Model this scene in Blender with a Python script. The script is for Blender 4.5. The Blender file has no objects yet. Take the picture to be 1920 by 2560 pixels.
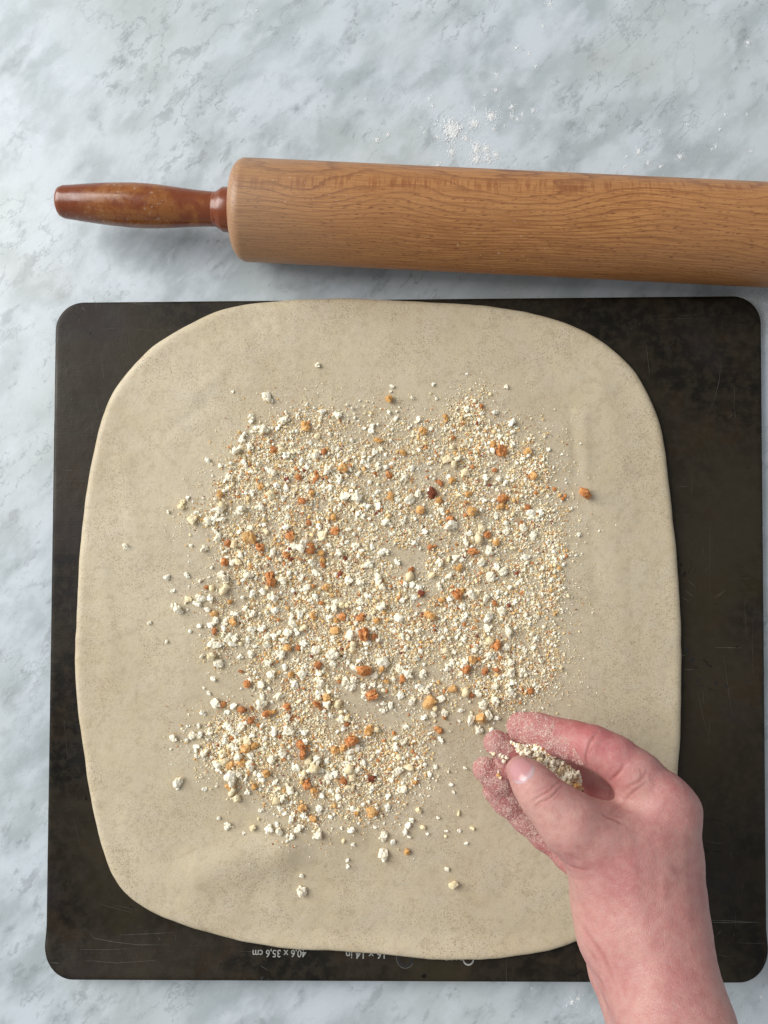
import bpy, bmesh, math, random
import numpy as np
from mathutils import Vector, Matrix, Euler
from mathutils.bvhtree import BVHTree
from mathutils.kdtree import KDTree
random.seed(7); rng = np.random.default_rng(11)
R = math.radians
S = bpy.context.scene
COL = S.collection

# ------------------------------------------------------------------ camera
CAM_LOC = Vector((0.0, 0.0, 0.4540))
CAM_ROT = Euler((R(2.3), R(0.95), 0.0), 'XYZ')
FPX = 1971.0                       # focal length in pixels of the 1920x2560 picture
cam_d = bpy.data.cameras.new('camera'); cam = bpy.data.objects.new('camera', cam_d); COL.objects.link(cam)
cam.location = CAM_LOC; cam.rotation_euler = CAM_ROT
cam_d.sensor_fit = 'VERTICAL'; cam_d.sensor_height = 36.0; cam_d.lens = 36.0 * FPX / 2560.0
cam_d.clip_start = 0.01; cam_d.clip_end = 50
S.camera = cam
S.render.resolution_x = 768; S.render.resolution_y = 1024

# ------------------------------------------------------------------ light
w = bpy.data.worlds.new('World'); S.world = w; w.use_nodes = True
bg = w.node_tree.nodes['Background']
bg.inputs[0].default_value = (0.94, 0.965, 1.0, 1); bg.inputs[1].default_value = 0.40
def area(name, loc, target, sx, sy, power, col):
    l = bpy.data.lights.new(name, 'AREA'); l.shape = 'RECTANGLE'; l.size = sx; l.size_y = sy
    l.energy = power; l.color = col
    o = bpy.data.objects.new(name, l); COL.objects.link(o); o.location = loc
    o.rotation_euler = (Vector(target) - Vector(loc)).to_track_quat('-Z', 'Y').to_euler()
    return o
area('window_light', (-2.02, 0.90, 1.48), (0, 0.02, 0), 1.8, 2.1, 104, (1.0, 0.985, 0.955))
S.view_settings.view_transform = 'Standard'; S.view_settings.look = 'None'
S.cycles.diffuse_bounces = 8; S.view_settings.exposure = 0.0; S.view_settings.gamma = 1.0

# ------------------------------------------------------------------ helpers
MC = CAM_ROT.to_matrix()
def U(px, py, z=0.0):
    """point of the place at height z that the photograph shows at source pixel px, py"""
    d = MC @ Vector(((px - 960) / FPX, (1280 - py) / FPX, -1.0))
    t = (z - CAM_LOC.z) / d.z
    return CAM_LOC + d * t
MCI = MC.transposed()
def depth(p): return -(MCI @ (Vector(p) - CAM_LOC)).z
def PX(p):
    q = MCI @ (Vector(p) - CAM_LOC); return (960 + FPX * q.x / -q.z, 1280 - FPX * q.y / -q.z)
def tag(o, label=None, cat=None, group=None, kind=None):
    if label: o['label'] = label
    if cat: o['category'] = cat
    if group: o['group'] = group
    if kind: o['kind'] = kind
    return o
def empty(name, loc=(0, 0, 0), rot=(0, 0, 0)):
    o = bpy.data.objects.new(name, None); COL.objects.link(o); o.location = loc; o.rotation_euler = rot
    o.empty_display_size = 0.01; return o
def mesh_obj(name, verts, faces, mat, parent=None, smooth=True):
    me = bpy.data.meshes.new(name)
    me.from_pydata([tuple(map(float, v)) for v in verts] if not isinstance(verts, np.ndarray) else verts.tolist(), [],
                   faces if isinstance(faces, list) else faces.tolist())
    me.update()
    if smooth: me.polygons.foreach_set('use_smooth', [True] * len(me.polygons))
    if mat: me.materials.append(mat)
    o = bpy.data.objects.new(name, me); COL.objects.link(o)
    if parent: o.parent = parent
    return o
def fast_mesh(name, V, F, mat, smooth=False):
    """V (n,3) float, F (m,3|4) int"""
    me = bpy.data.meshes.new(name); n, m, k = len(V), len(F), F.shape[1]
    me.vertices.add(n); me.vertices.foreach_set('co', np.ascontiguousarray(V, dtype=np.float32).ravel())
    me.loops.add(m * k); me.loops.foreach_set('vertex_index', np.ascontiguousarray(F, dtype=np.int32).ravel())
    me.polygons.add(m); me.polygons.foreach_set('loop_start', np.arange(0, m * k, k, dtype=np.int32))
    me.update(calc_edges=True); me.validate()
    me.polygons.foreach_set('use_smooth', np.full(len(me.polygons), smooth))
    if mat: me.materials.append(mat)
    return me
def attr_f(me, name, arr):
    a = me.attributes.new(name, 'FLOAT', 'POINT'); a.data.foreach_set('value', np.asarray(arr, dtype=np.float32))
def attr_c(me, name, arr):
    a = me.attributes.new(name, 'FLOAT_COLOR', 'POINT')
    c = np.ones((len(arr), 4), dtype=np.float32); c[:, :3] = arr; a.data.foreach_set('color', c.ravel())

# value noise on arrays
class VN:
    def __init__(s, seed): s.t = np.random.default_rng(seed).random((256, 256)).astype(np.float32)
    def __call__(s, x, y):
        xi = np.floor(x).astype(int); yi = np.floor(y).astype(int); fx = x - xi; fy = y - yi
        fx = fx * fx * (3 - 2 * fx); fy = fy * fy * (3 - 2 * fy); t = s.t
        a = t[xi % 256, yi % 256]; b = t[(xi + 1) % 256, yi % 256]; c = t[xi % 256, (yi + 1) % 256]; d = t[(xi + 1) % 256, (yi + 1) % 256]
        return (a * (1 - fx) + b * fx) * (1 - fy) + (c * (1 - fx) + d * fx) * fy
def fbm(x, y, sc, seed=0, octv=4, g=0.5):
    x = np.asarray(x, dtype=float); y = np.asarray(y, dtype=float); v = 0; a = 1; tot = 0
    for i in range(octv):
        v = v + a * VN(seed * 17 + i)(x * sc * 2 ** i + 31.7 * i, y * sc * 2 ** i + 11.3 * i); tot += a; a *= g
    return v / tot

# ------------------------------------------------------------------ shader helpers
class NT:
    def __init__(s, name):
        s.gain = 1.0 if 'crumb' in name or 'flour' in name else (0.83 if 'marble' in name or 'beech' in name else (0.80 if 'dough' in name else 0.78))
        s.m = bpy.data.materials.new(name); s.m.use_nodes = True; s.t = s.m.node_tree
        s.p = s.t.nodes['Principled BSDF']; s.out = s.t.nodes['Material Output']
    def n(s, typ, **kw):
        nd = s.t.nodes.new(typ)
        for k, v in kw.items():
            if hasattr(nd, k) and not k.startswith('i_'): setattr(nd, k, v)
        return nd
    def set(s, nd, sock, val):
        i = nd.inputs[sock]
        if isinstance(val, bpy.types.NodeSocket): s.t.links.new(val, i)
        elif isinstance(val, tuple) and len(val) == 3 and i.type == 'RGBA': i.default_value = (*val, 1)
        else: i.default_value = val
    def coord(s, scale=(1, 1, 1), rot=(0, 0, 0), loc=(0, 0, 0), src='Object'):
        tc = s.n('ShaderNodeTexCoord'); mp = s.n('ShaderNodeMapping')
        s.t.links.new(tc.outputs[src], mp.inputs['Vector'])
        if rot[2]: mp.vector_type = 'TEXTURE'; scale = tuple(1 / q for q in scale)      # stretch along the turned axis
        mp.inputs['Scale'].default_value = scale; mp.inputs['Rotation'].default_value = rot; mp.inputs['Location'].default_value = loc
        return mp.outputs[0]
    def noise(s, vec, scale, detail=4, rough=0.5, dist=0.0, col=False):
        nd = s.n('ShaderNodeTexNoise'); s.set(nd, 'Vector', vec); s.set(nd, 'Scale', scale); s.set(nd, 'Detail', detail)
        s.set(nd, 'Roughness', rough); s.set(nd, 'Distortion', dist)
        return nd.outputs['Color' if col else 'Fac']
    def voro(s, vec, scale, feature='F1', out='Distance', rnd=1.0):
        nd = s.n('ShaderNodeTexVoronoi', feature=feature); s.set(nd, 'Vector', vec); s.set(nd, 'Scale', scale); s.set(nd, 'Randomness', rnd)
        return nd.outputs[out]
    def rng(s, v, a, b, c=0.0, d=1.0, smooth=True):
        nd = s.n('ShaderNodeMapRange'); nd.interpolation_type = 'SMOOTHSTEP' if smooth else 'LINEAR'
        s.set(nd, 'Value', v); s.set(nd, 'From Min', a); s.set(nd, 'From Max', b); s.set(nd, 'To Min', c); s.set(nd, 'To Max', d)
        return nd.outputs[0]
    def math(s, op, a, b=0.0, c=0.0):
        nd = s.n('ShaderNodeMath', operation=op); s.set(nd, 0, a); s.set(nd, 1, b)
        if op in ('MULTIPLY_ADD',): s.set(nd, 2, c)
        return nd.outputs[0]
    def mix(s, f, a, b, mode='MIX'):
        nd = s.n('ShaderNodeMix', data_type='RGBA', blend_type=mode)
        s.set(nd, 0, f); s.set(nd, 6, a); s.set(nd, 7, b); return nd.outputs[2]
    def attr(s, name, out='Fac'):
        nd = s.n('ShaderNodeAttribute'); nd.attribute_name = name; return nd.outputs[out]
    def bump(s, h, strength=0.3, dist=0.001, normal=None):
        nd = s.n('ShaderNodeBump'); s.set(nd, 'Height', h); s.set(nd, 'Strength', strength); s.set(nd, 'Distance', dist)
        if normal is not None: s.set(nd, 'Normal', normal)
        return nd.outputs[0]
    def translucent(s, f, col):
        tr = s.n('ShaderNodeBsdfTranslucent'); s.set(tr, 'Color', col); mx = s.n('ShaderNodeMixShader'); mx.inputs[0].default_value = f
        s.t.links.new(s.p.outputs[0], mx.inputs[1]); s.t.links.new(tr.outputs[0], mx.inputs[2]); s.t.links.new(mx.outputs[0], s.out.inputs[0])
    def P(s, **kw):
        for k, v in kw.items():
            if k == "Base_Color" and s.gain != 1.0: v = s.mix(1.0, v, (s.gain,) * 3, 'MULTIPLY')
            s.set(s.p, k.replace('_', ' '), v)

# ------------------------------------------------------------------ materials
def mat_marble():
    t = NT('grey_white_marble')
    v0 = t.coord(); v = t.coord(scale=(1.0, 1.7, 1.0), rot=(0, 0, R(47)))          # streaks lean from lower left to upper right
    def warp(vec, sc, amt):
        wv = t.noise(v0, sc, 3, .5, 0, col=True); add = t.n('ShaderNodeVectorMath', operation='MULTIPLY_ADD')
        t.set(add, 0, wv); add.inputs[1].default_value = (amt,) * 3; t.set(add, 2, vec); return add.outputs[0]
    vv = warp(v, 40, .012); vs = warp(t.coord(scale=(1.0, 2.0, 1.0), rot=(0, 0, R(50))), 120, .009)
    cm = t.rng(t.noise(vv, 26, 6, .58), .34, .62)
    col = t.mix(cm, (0.435, 0.498, 0.525), (0.672, 0.748, 0.808))
    big = t.noise(v0, 8, 3, .5)
    col = t.mix(t.math('MULTIPLY', t.rng(big, .42, .62), .65), col, (0.585, 0.645, 0.635))        # greenish areas
    col = t.mix(t.math('MULTIPLY', t.rng(t.noise(vv, 45, 4, .5), .56, .72), .55), col, (0.720, 0.790, 0.850))   # milky spots
    # soft grey smudges gathered in streaks
    area_ = t.rng(t.noise(v0, 12, 3, .55), .44, .60)
    sm = t.math('MULTIPLY', t.rng(t.noise(vs, 58, 8, .70), .535, .64), area_)
    col = t.mix(t.math('MULTIPLY', sm, .56), col, (0.270, 0.305, 0.320))
    sm2 = t.math('MULTIPLY', t.rng(t.noise(vs, 130, 6, .7), .57, .66), t.rng(t.noise(v0, 15, 3, .5), .48, .60))
    col = t.mix(t.math('MULTIPLY', sm2, .50), col, (0.215, 0.250, 0.262))
    ridge = t.math('ABSOLUTE', t.math('SUBTRACT', t.noise(vs, 22, 7, .62), .5))
    vm = t.math('MULTIPLY', t.rng(ridge, .014, .0), t.rng(t.noise(v0, 9, 2, .5), .47, .60))
    col = t.mix(t.math('MULTIPLY', vm, .62), col, (0.26, 0.30, 0.32))
    col = t.mix(t.math('MULTIPLY', t.rng(t.noise(v0, 11, 2, .5), .60, .76), .35), col, (0.50, 0.485, 0.43))
    col = t.mix(t.math('MULTIPLY', t.attr('vein'), t.rng(t.noise(vs, 170, 6, .72), .38, .60, .30, 1.0)), col, (0.19, 0.22, 0.235))
    col = t.mix(t.attr('pale'), col, (0.72, 0.79, 0.85))
    hs = t.coord(scale=(1.0, 14.0, 1.0), rot=(0, 0, R(55)))
    sc = t.math('MULTIPLY', t.rng(t.noise(hs, 55, 2, .5), .69, .75), t.rng(t.noise(v0, 21, 2), .55, .7))
    col = t.mix(t.math('MULTIPLY', sc, .30), col, (0.80, 0.85, 0.88))
    col = t.mix(.12, col, t.mix(t.noise(v0, 900, 2, .6), (0.3, .33, .35), (.85, .9, .93)))
    t.P(Base_Color=col, Roughness=t.rng(t.noise(v0, 30, 4), .3, .7, .26, .40), IOR=1.48)
    t.P(Normal=t.bump(t.noise(v0, 140, 3, .6), .06, .001))
    return t.m
def mat_sheet():
    t = NT('seasoned_dark_steel')
    v0 = t.coord()
    a = t.noise(v0, 9, 5, .6, .5); b = t.noise(v0, 38, 6, .65, .4); c = t.noise(v0, 160, 4, .65)
    col = t.mix(t.rng(a, .35, .65), (0.0060, 0.0045, 0.0022), (0.034, 0.0265, 0.0150))
    col = t.mix(t.math('MULTIPLY', t.rng(b, .48, .66), .55), col, (0.036, 0.021, 0.009))     # rust brown blooms
    col = t.mix(t.math('MULTIPLY', t.rng(t.noise(v0, 16, 4, .6), .56, .7), .5), col, (0.034, 0.027, 0.008))  # oily yellow film
    col = t.mix(t.math('MULTIPLY', t.rng(t.noise(v0, 13, 3, .5), .58, .72), .55), col, (0.028, 0.021, 0.025))
    # black burnt spots and cracks
    ridge = t.math('ABSOLUTE', t.math('SUBTRACT', t.noise(v0, 42, 5, .6, .6), .5))
    crk = t.math('MULTIPLY', t.rng(ridge, .010, .0), t.rng(t.noise(v0, 22, 2), .56, .62))
    col = t.mix(crk, col, (0.0012, 0.001, 0.001))
    col = t.mix(t.rng(t.noise(v0, 150, 2, .5), .73, .77), col, (0.0012, 0.001, 0.001))
    col = t.mix(t.math('MULTIPLY', t.rng(c, .42, .62), .50), col, (0.040, 0.031, 0.019))
    # hairline scratches, two directions
    for (sx, sy, rz, th) in ((1, 26, 4, .745), (24, 1, -3, .735), (1, 30, 37, .76)):
        hv = t.coord(scale=(sx, sy, 1), rot=(0, 0, R(rz)))
        m = t.math('MULTIPLY', t.rng(t.noise(hv, 34, 2, .5), th - .02, th + .02), t.rng(t.noise(v0, 10, 2), .45, .62))
        col = t.mix(t.math('MULTIPLY', m, .55), col, (0.10, 0.092, 0.080))
    brushed = t.noise(t.coord(scale=(1, 40, 1), rot=(0, 0, R(1))), 30, 3, .6)
    t.P(Base_Color=col, Roughness=t.rng(t.noise(v0, 24, 5, .65), .32, .68, .30, .60), IOR=1.5)
    t.P(Specular_IOR_Level=0.20)
    t.P(Normal=t.bump(t.math('ADD', t.math('MULTIPLY', c, .7), t.math('MULTIPLY', brushed, .2)), .35, .0007))
    return t.m
def mat_simple(name, col, rough=.5, metal=0.0, noise=None, amt=.3):
    t = NT(name); c = col
    if noise: c = t.mix(t.math('MULTIPLY', t.rng(t.noise(t.coord(), noise, 4, .6), .35, .65), amt), col, tuple(x * .45 for x in col))
    t.P(Base_Color=c, Roughness=rough, Metallic=metal); return t.m
def mat_dough():
    t = NT('raw_wholemeal_dough'); v0 = t.coord()
    big = t.noise(v0, 16, 4, .55); mid = t.noise(v0, 70, 4, .6)
    col = t.mix(t.rng(big, .35, .65), (0.640, 0.538, 0.365), (0.705, 0.605, 0.425))
    col = t.mix(t.math('MULTIPLY', t.rng(mid, .42, .66), .60), col, (0.675, 0.585, 0.440))
    col = t.mix(t.math('MULTIPLY', t.rng(t.noise(v0, 190, 5, .7), .48, .66), .38), col, (0.46, 0.370, 0.240))
    # bran flecks
    wv = t.noise(v0, 300, 2, .5, 0, col=True)
    add = t.n('ShaderNodeVectorMath', operation='MULTIPLY_ADD'); t.set(add, 0, wv); add.inputs[1].default_value = (.0012, .0012, .0012); t.set(add, 2, v0)
    for sc, r, colr, th, a in ((560, .27, (0.33, 0.24, 0.145), .60, .55), (330, .17, (0.20, 0.135, 0.085), .90, .65), (1150, .42, (0.36, 0.27, 0.170), .20, .75), (760, .34, (0.32, 0.24, 0.150), .38, .70)):
        vn = t.n('ShaderNodeTexVoronoi'); t.set(vn, 'Vector', add.outputs[0]); t.set(vn, 'Scale', sc)
        sep = t.n('ShaderNodeSeparateColor'); t.t.links.new(vn.outputs['Color'], sep.inputs[0])
        m = t.math('MULTIPLY', t.rng(vn.outputs['Distance'], r, r * .45), t.math('GREATER_THAN', sep.outputs[0], th))
        m = t.math('MULTIPLY', m, t.rng(t.noise(v0, 45, 3), .35, .65, .25, 1.0))
        col = t.mix(t.math('MULTIPLY', m, a), col, colr)
    # flour film
    col = t.mix(t.math('MULTIPLY', t.rng(t.noise(v0, 22, 5, .6), .55, .75), .22), col, (0.74, 0.69, 0.57))
    t.P(Base_Color=col, Roughness=.50, IOR=1.4)
    t.P(Subsurface_Weight=0.12, Subsurface_Scale=0.002)
    t.p.inputs['Subsurface Radius'].default_value = (1.0, .7, .4)
    h = t.math('ADD', t.math('MULTIPLY', t.noise(v0, 55, 4, .6), 1.0), t.math('MULTIPLY', mid, .5))
    b1 = t.bump(h, .42, .0013)
    t.P(Normal=t.bump(t.noise(v0, 650, 3, .6), .22, .0003, b1))
    return t.m
def mat_barrel():
    t = NT('oiled_beech_wood')
    # local X runs along the axis
    wv = t.noise(t.coord(scale=(2.2, 5, 5)), 4.2, 2, .45, 0, col=True)
    vo = t.coord()
    add = t.n('ShaderNodeVectorMath', operation='MULTIPLY_ADD'); t.set(add, 0, wv); add.inputs[1].default_value = (.0, .016, .024); t.set(add, 2, vo)
    sp = t.n('ShaderNodeSeparateXYZ'); t.t.links.new(add.outputs[0], sp.inputs[0])
    # annual ring distance, pith far away from the barrel
    y = t.math('ADD', sp.outputs[1], .021); z = t.math('ADD', sp.outputs[2], -.002)
    rad = t.math('SQRT', t.math('ADD', t.math('MULTIPLY', y, y), t.math('MULTIPLY', t.math('MULTIPLY', z, z), 1.6)))
    ringv = t.math('MULTIPLY', rad, 470.0)
    ringv = t.math('ADD', ringv, t.math('MULTIPLY', t.noise(t.coord(scale=(1, 8, 8)), 30, 3), 1.3))
    fr = t.math('FRACT', ringv)
    late = t.rng(fr, .62, .97); lateend = t.rng(fr, .97, 1.0, 1, 0)
    ring = t.math('MULTIPLY', late, lateend)
    fib = t.noise(t.coord(scale=(1, 22, 22)), 55, 4, .6)
    col = t.mix(t.rng(fib, .3, .7), (0.345, 0.135, 0.038), (0.560, 0.262, 0.086))
    col = t.mix(t.math('MULTIPLY', ring, .85), col, (0.230, 0.080, 0.024))
    big = t.noise(t.coord(scale=(1, 2, 2)), 9, 3)
    col = t.mix(t.math('MULTIPLY', t.rng(big, .45, .68), .38), col, (0.44, 0.215, 0.09))
    # short dark pores along the grain
    for sc, sx, thr, a in ((190, .26, .30, .75), (290, .30, .22, .65)):
        pv = t.n('ShaderNodeTexVoronoi'); t.set(pv, 'Vector', t.coord(scale=(sx, 1.25, 1.25), rot=(0, R(2), R(6)))); t.set(pv, 'Scale', sc * 3.2)
        sep = t.n('ShaderNodeSeparateColor'); t.t.links.new(pv.outputs['Color'], sep.inputs[0])
        m = t.math('MULTIPLY', t.rng(pv.outputs['Distance'], .30, .12), t.math('GREATER_THAN', sep.outputs[0], thr))
        m = t.math('MULTIPLY', m, t.rng(fr, .10, .55, .45, 1.0))
        m = t.math('MULTIPLY', m, t.rng(t.attr('ray'), .2, .8, 1, .25))
        col = t.mix(t.math('MULTIPLY', m, a), col, (0.150, 0.052, 0.018))
    # quarter sawn ray flecks: a band of short arcs across the grain
    rv = t.coord(scale=(1.0, .10, .10))
    arcs = t.noise(rv, 640, 2, .55, .35)
    am = t.math('MULTIPLY', t.rng(arcs, .50, .60), t.attr('ray'))
    am = t.math('MULTIPLY', am, t.rng(t.noise(t.coord(scale=(1, 3, 3)), 70, 2), .25, .50))
    col = t.mix(t.math('MULTIPLY', am, .62), col, (0.260, 0.075, 0.022))
    # flour in the pores, worn grey end
    fl = t.math('MULTIPLY', t.rng(t.noise(t.coord(scale=(1, 1, 1)), 420, 2, .5), .70, .75), t.rng(t.noise(vo, 14, 2), .52, .66))
    col = t.mix(t.math('MULTIPLY', fl, .6), col, (0.72, 0.62, 0.5))
    col = t.mix(t.math('MULTIPLY', t.attr('wear'), .55), col, (0.40, 0.30, 0.215))
    t.P(Base_Color=col, Roughness=.42, IOR=1.45)
    t.P(Normal=t.bump(t.math('SUBTRACT', fib, t.math('MULTIPLY', ring, .4)), .15, .0004))
    return t.m
def mat_handle():
    t = NT('worn_varnished_handle'); vo = t.coord()
    a = t.noise(t.coord(scale=(1.2, 1, 1)), 48, 5, .6, .5)
    b = t.noise(vo, 260, 4, .7, .6)
    m = t.math('MULTIPLY', t.rng(a, .44, .60), t.rng(b, .36, .55, .45, 1))
    m = t.math('MULTIPLY', m, t.attr('wear'))
    col = t.mix(m, (0.225, 0.050, 0.010), (0.340, 0.118, 0.022))
    str_ = t.noise(t.coord(scale=(1, 18, 18)), 50, 3)
    col = t.mix(t.math('MULTIPLY', t.rng(str_, .5, .7), .3), col, (0.13, 0.033, 0.012))
    fl = t.math('MULTIPLY', t.rng(t.noise(vo, 480, 3, .6), .60, .72), t.rng(t.noise(vo, 60, 2), .50, .66))
    col = t.mix(t.math('MULTIPLY', fl, .7), col, (0.62, 0.52, 0.45))
    t.P(Base_Color=col, Roughness=t.rng(b, .3, .7, .18, .38), IOR=1.5, Coat_Weight=.15)
    t.p.inputs['Coat Roughness'].default_value = .2
    t.P(Normal=t.bump(b, .12, .0003))
    return t.m
def mat_crumb(name, c1, c2, c3, sc=3.0, sss=0):
    t = NT(name); vo = t.coord()
    oi = t.n('ShaderNodeObjectInfo')
    n = t.noise(vo, sc, 4, .65)
    col = t.mix(t.rng(n, .42, .56), c1, c2)
    col = t.mix(t.math('MULTIPLY', oi.outputs['Random'], .55), col, c3)
    t.P(Base_Color=col, Roughness=.82)
    t.P(Normal=t.bump(t.noise(vo, 6.0, 3, .7), .25, .08))
    if sss: t.translucent(sss, col)
    return t.m
def mat_tint(name, rough=.8, sss=0):
    t = NT(name); t.P(Base_Color=t.attr('tint', 'Color'), Roughness=rough)
    if sss: t.translucent(sss, t.attr('tint', 'Color'))
    return t.m
def mat_skin():
    t = NT('skin'); v0 = t.coord()
    red = t.attr('red'); dust = t.attr('dust')
    mott = t.noise(v0, 70, 4, .6, .3); mott2 = t.noise(v0, 28, 3, .5)
    base = t.mix(t.rng(mott2, .35, .68), (0.690, 0.372, 0.325), (0.585, 0.258, 0.240))
    base = t.mix(t.math('MULTIPLY', t.rng(mott, .45, .7), .45), base, (0.640, 0.320, 0.285))
    rc = t.mix(t.rng(mott, .35, .65), (0.570, 0.155, 0.165), (0.630, 0.235, 0.230))
    col = t.mix(red, base, rc)
    # freckles
    fine = t.noise(v0, 240, 4, .7)
    col = t.mix(t.math('MULTIPLY', t.rng(fine, .42, .64), .22), col, (0.70, 0.47, 0.40))
    col = t.mix(t.math('MULTIPLY', t.rng(fine, .50, .36), .22), col, (0.48, 0.19, 0.16))
    dn = t.noise(v0, 900, 4, .7)
    dm = t.math('MULTIPLY', dust, t.rng(dn, .46, .62))
    col = t.mix(t.math('MULTIPLY', dm, .55), col, (0.74, 0.58, 0.48))
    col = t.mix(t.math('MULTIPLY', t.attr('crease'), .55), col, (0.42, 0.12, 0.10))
    t.P(Base_Color=col, Roughness=t.rng(dust, 0, 1, .40, .75), IOR=1.4)
    t.P(Subsurface_Weight=.22, Subsurface_Scale=.0035)
    t.p.inputs['Subsurface Radius'].default_value = (1.0, .35, .2)
    cells = t.voro(t.coord(), 1150, 'DISTANCE_TO_EDGE')
    h1 = t.bump(t.rng(cells, 0, .14), .42, .00030)
    h2 = t.bump(t.noise(v0, 380, 4, .65), .30, .0007, h1)
    dh = t.n('ShaderNodeBump'); t.set(dh, 'Height', dn); t.set(dh, 'Strength', t.math('MULTIPLY', dust, .8)); t.set(dh, 'Distance', .0009); t.set(dh, 'Normal', h2)
    t.P(Normal=dh.outputs[0])
    return t.m
def mat_nail():
    t = NT('fingernail'); 
    col = t.mix(t.attr('lunula'), (0.62, 0.300, 0.310), (0.72, 0.50, 0.51))
    t.P(Base_Color=col, Roughness=.30, IOR=1.5, Subsurface_Weight=.15, Subsurface_Scale=.002, Coat_Weight=.2)
    return t.m

M = dict(marble=mat_marble(), sheet=mat_sheet(), rim=mat_simple('worn_steel_edge', (.55, .55, .52), .35, .2, 300, .6),
         dough=mat_dough(), barrel=mat_barrel(), handle=mat_handle(), skin=mat_skin(), nail=mat_nail(),
         print=mat_simple('stamped_bright_steel', (.50, .50, .47), .4, .3, 500, .5),
         scratch=mat_simple('bare_scratched_steel', (.14, .132, .11), .5, .1, 500, .5),
         pit=mat_simple('burnt_on_dark', (.006, .005, .004), .5), flour=mat_tint('white_flour', .9), fine=mat_tint('fine_breadcrumbs', .85),
         w=mat_crumb('white_bread_crumb', (.97, .93, .79), (.90, .82, .60), (.96, .90, .72)),
         c=mat_crumb('cream_bread_crumb', (.90, .80, .56), (.74, .60, .34), (.86, .72, .46)),
         o=mat_crumb('golden_crust_crumb', (.82, .54, .24), (.64, .30, .075), (.76, .46, .18)),
         t=mat_crumb('toasted_crust_crumb', (.72, .34, .12), (.40, .115, .03), (.62, .26, .08)),
         b=mat_crumb('dark_crust_crumb', (.25, .065, .025), (.12, .03, .014), (.22, .08, .03)))

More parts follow.
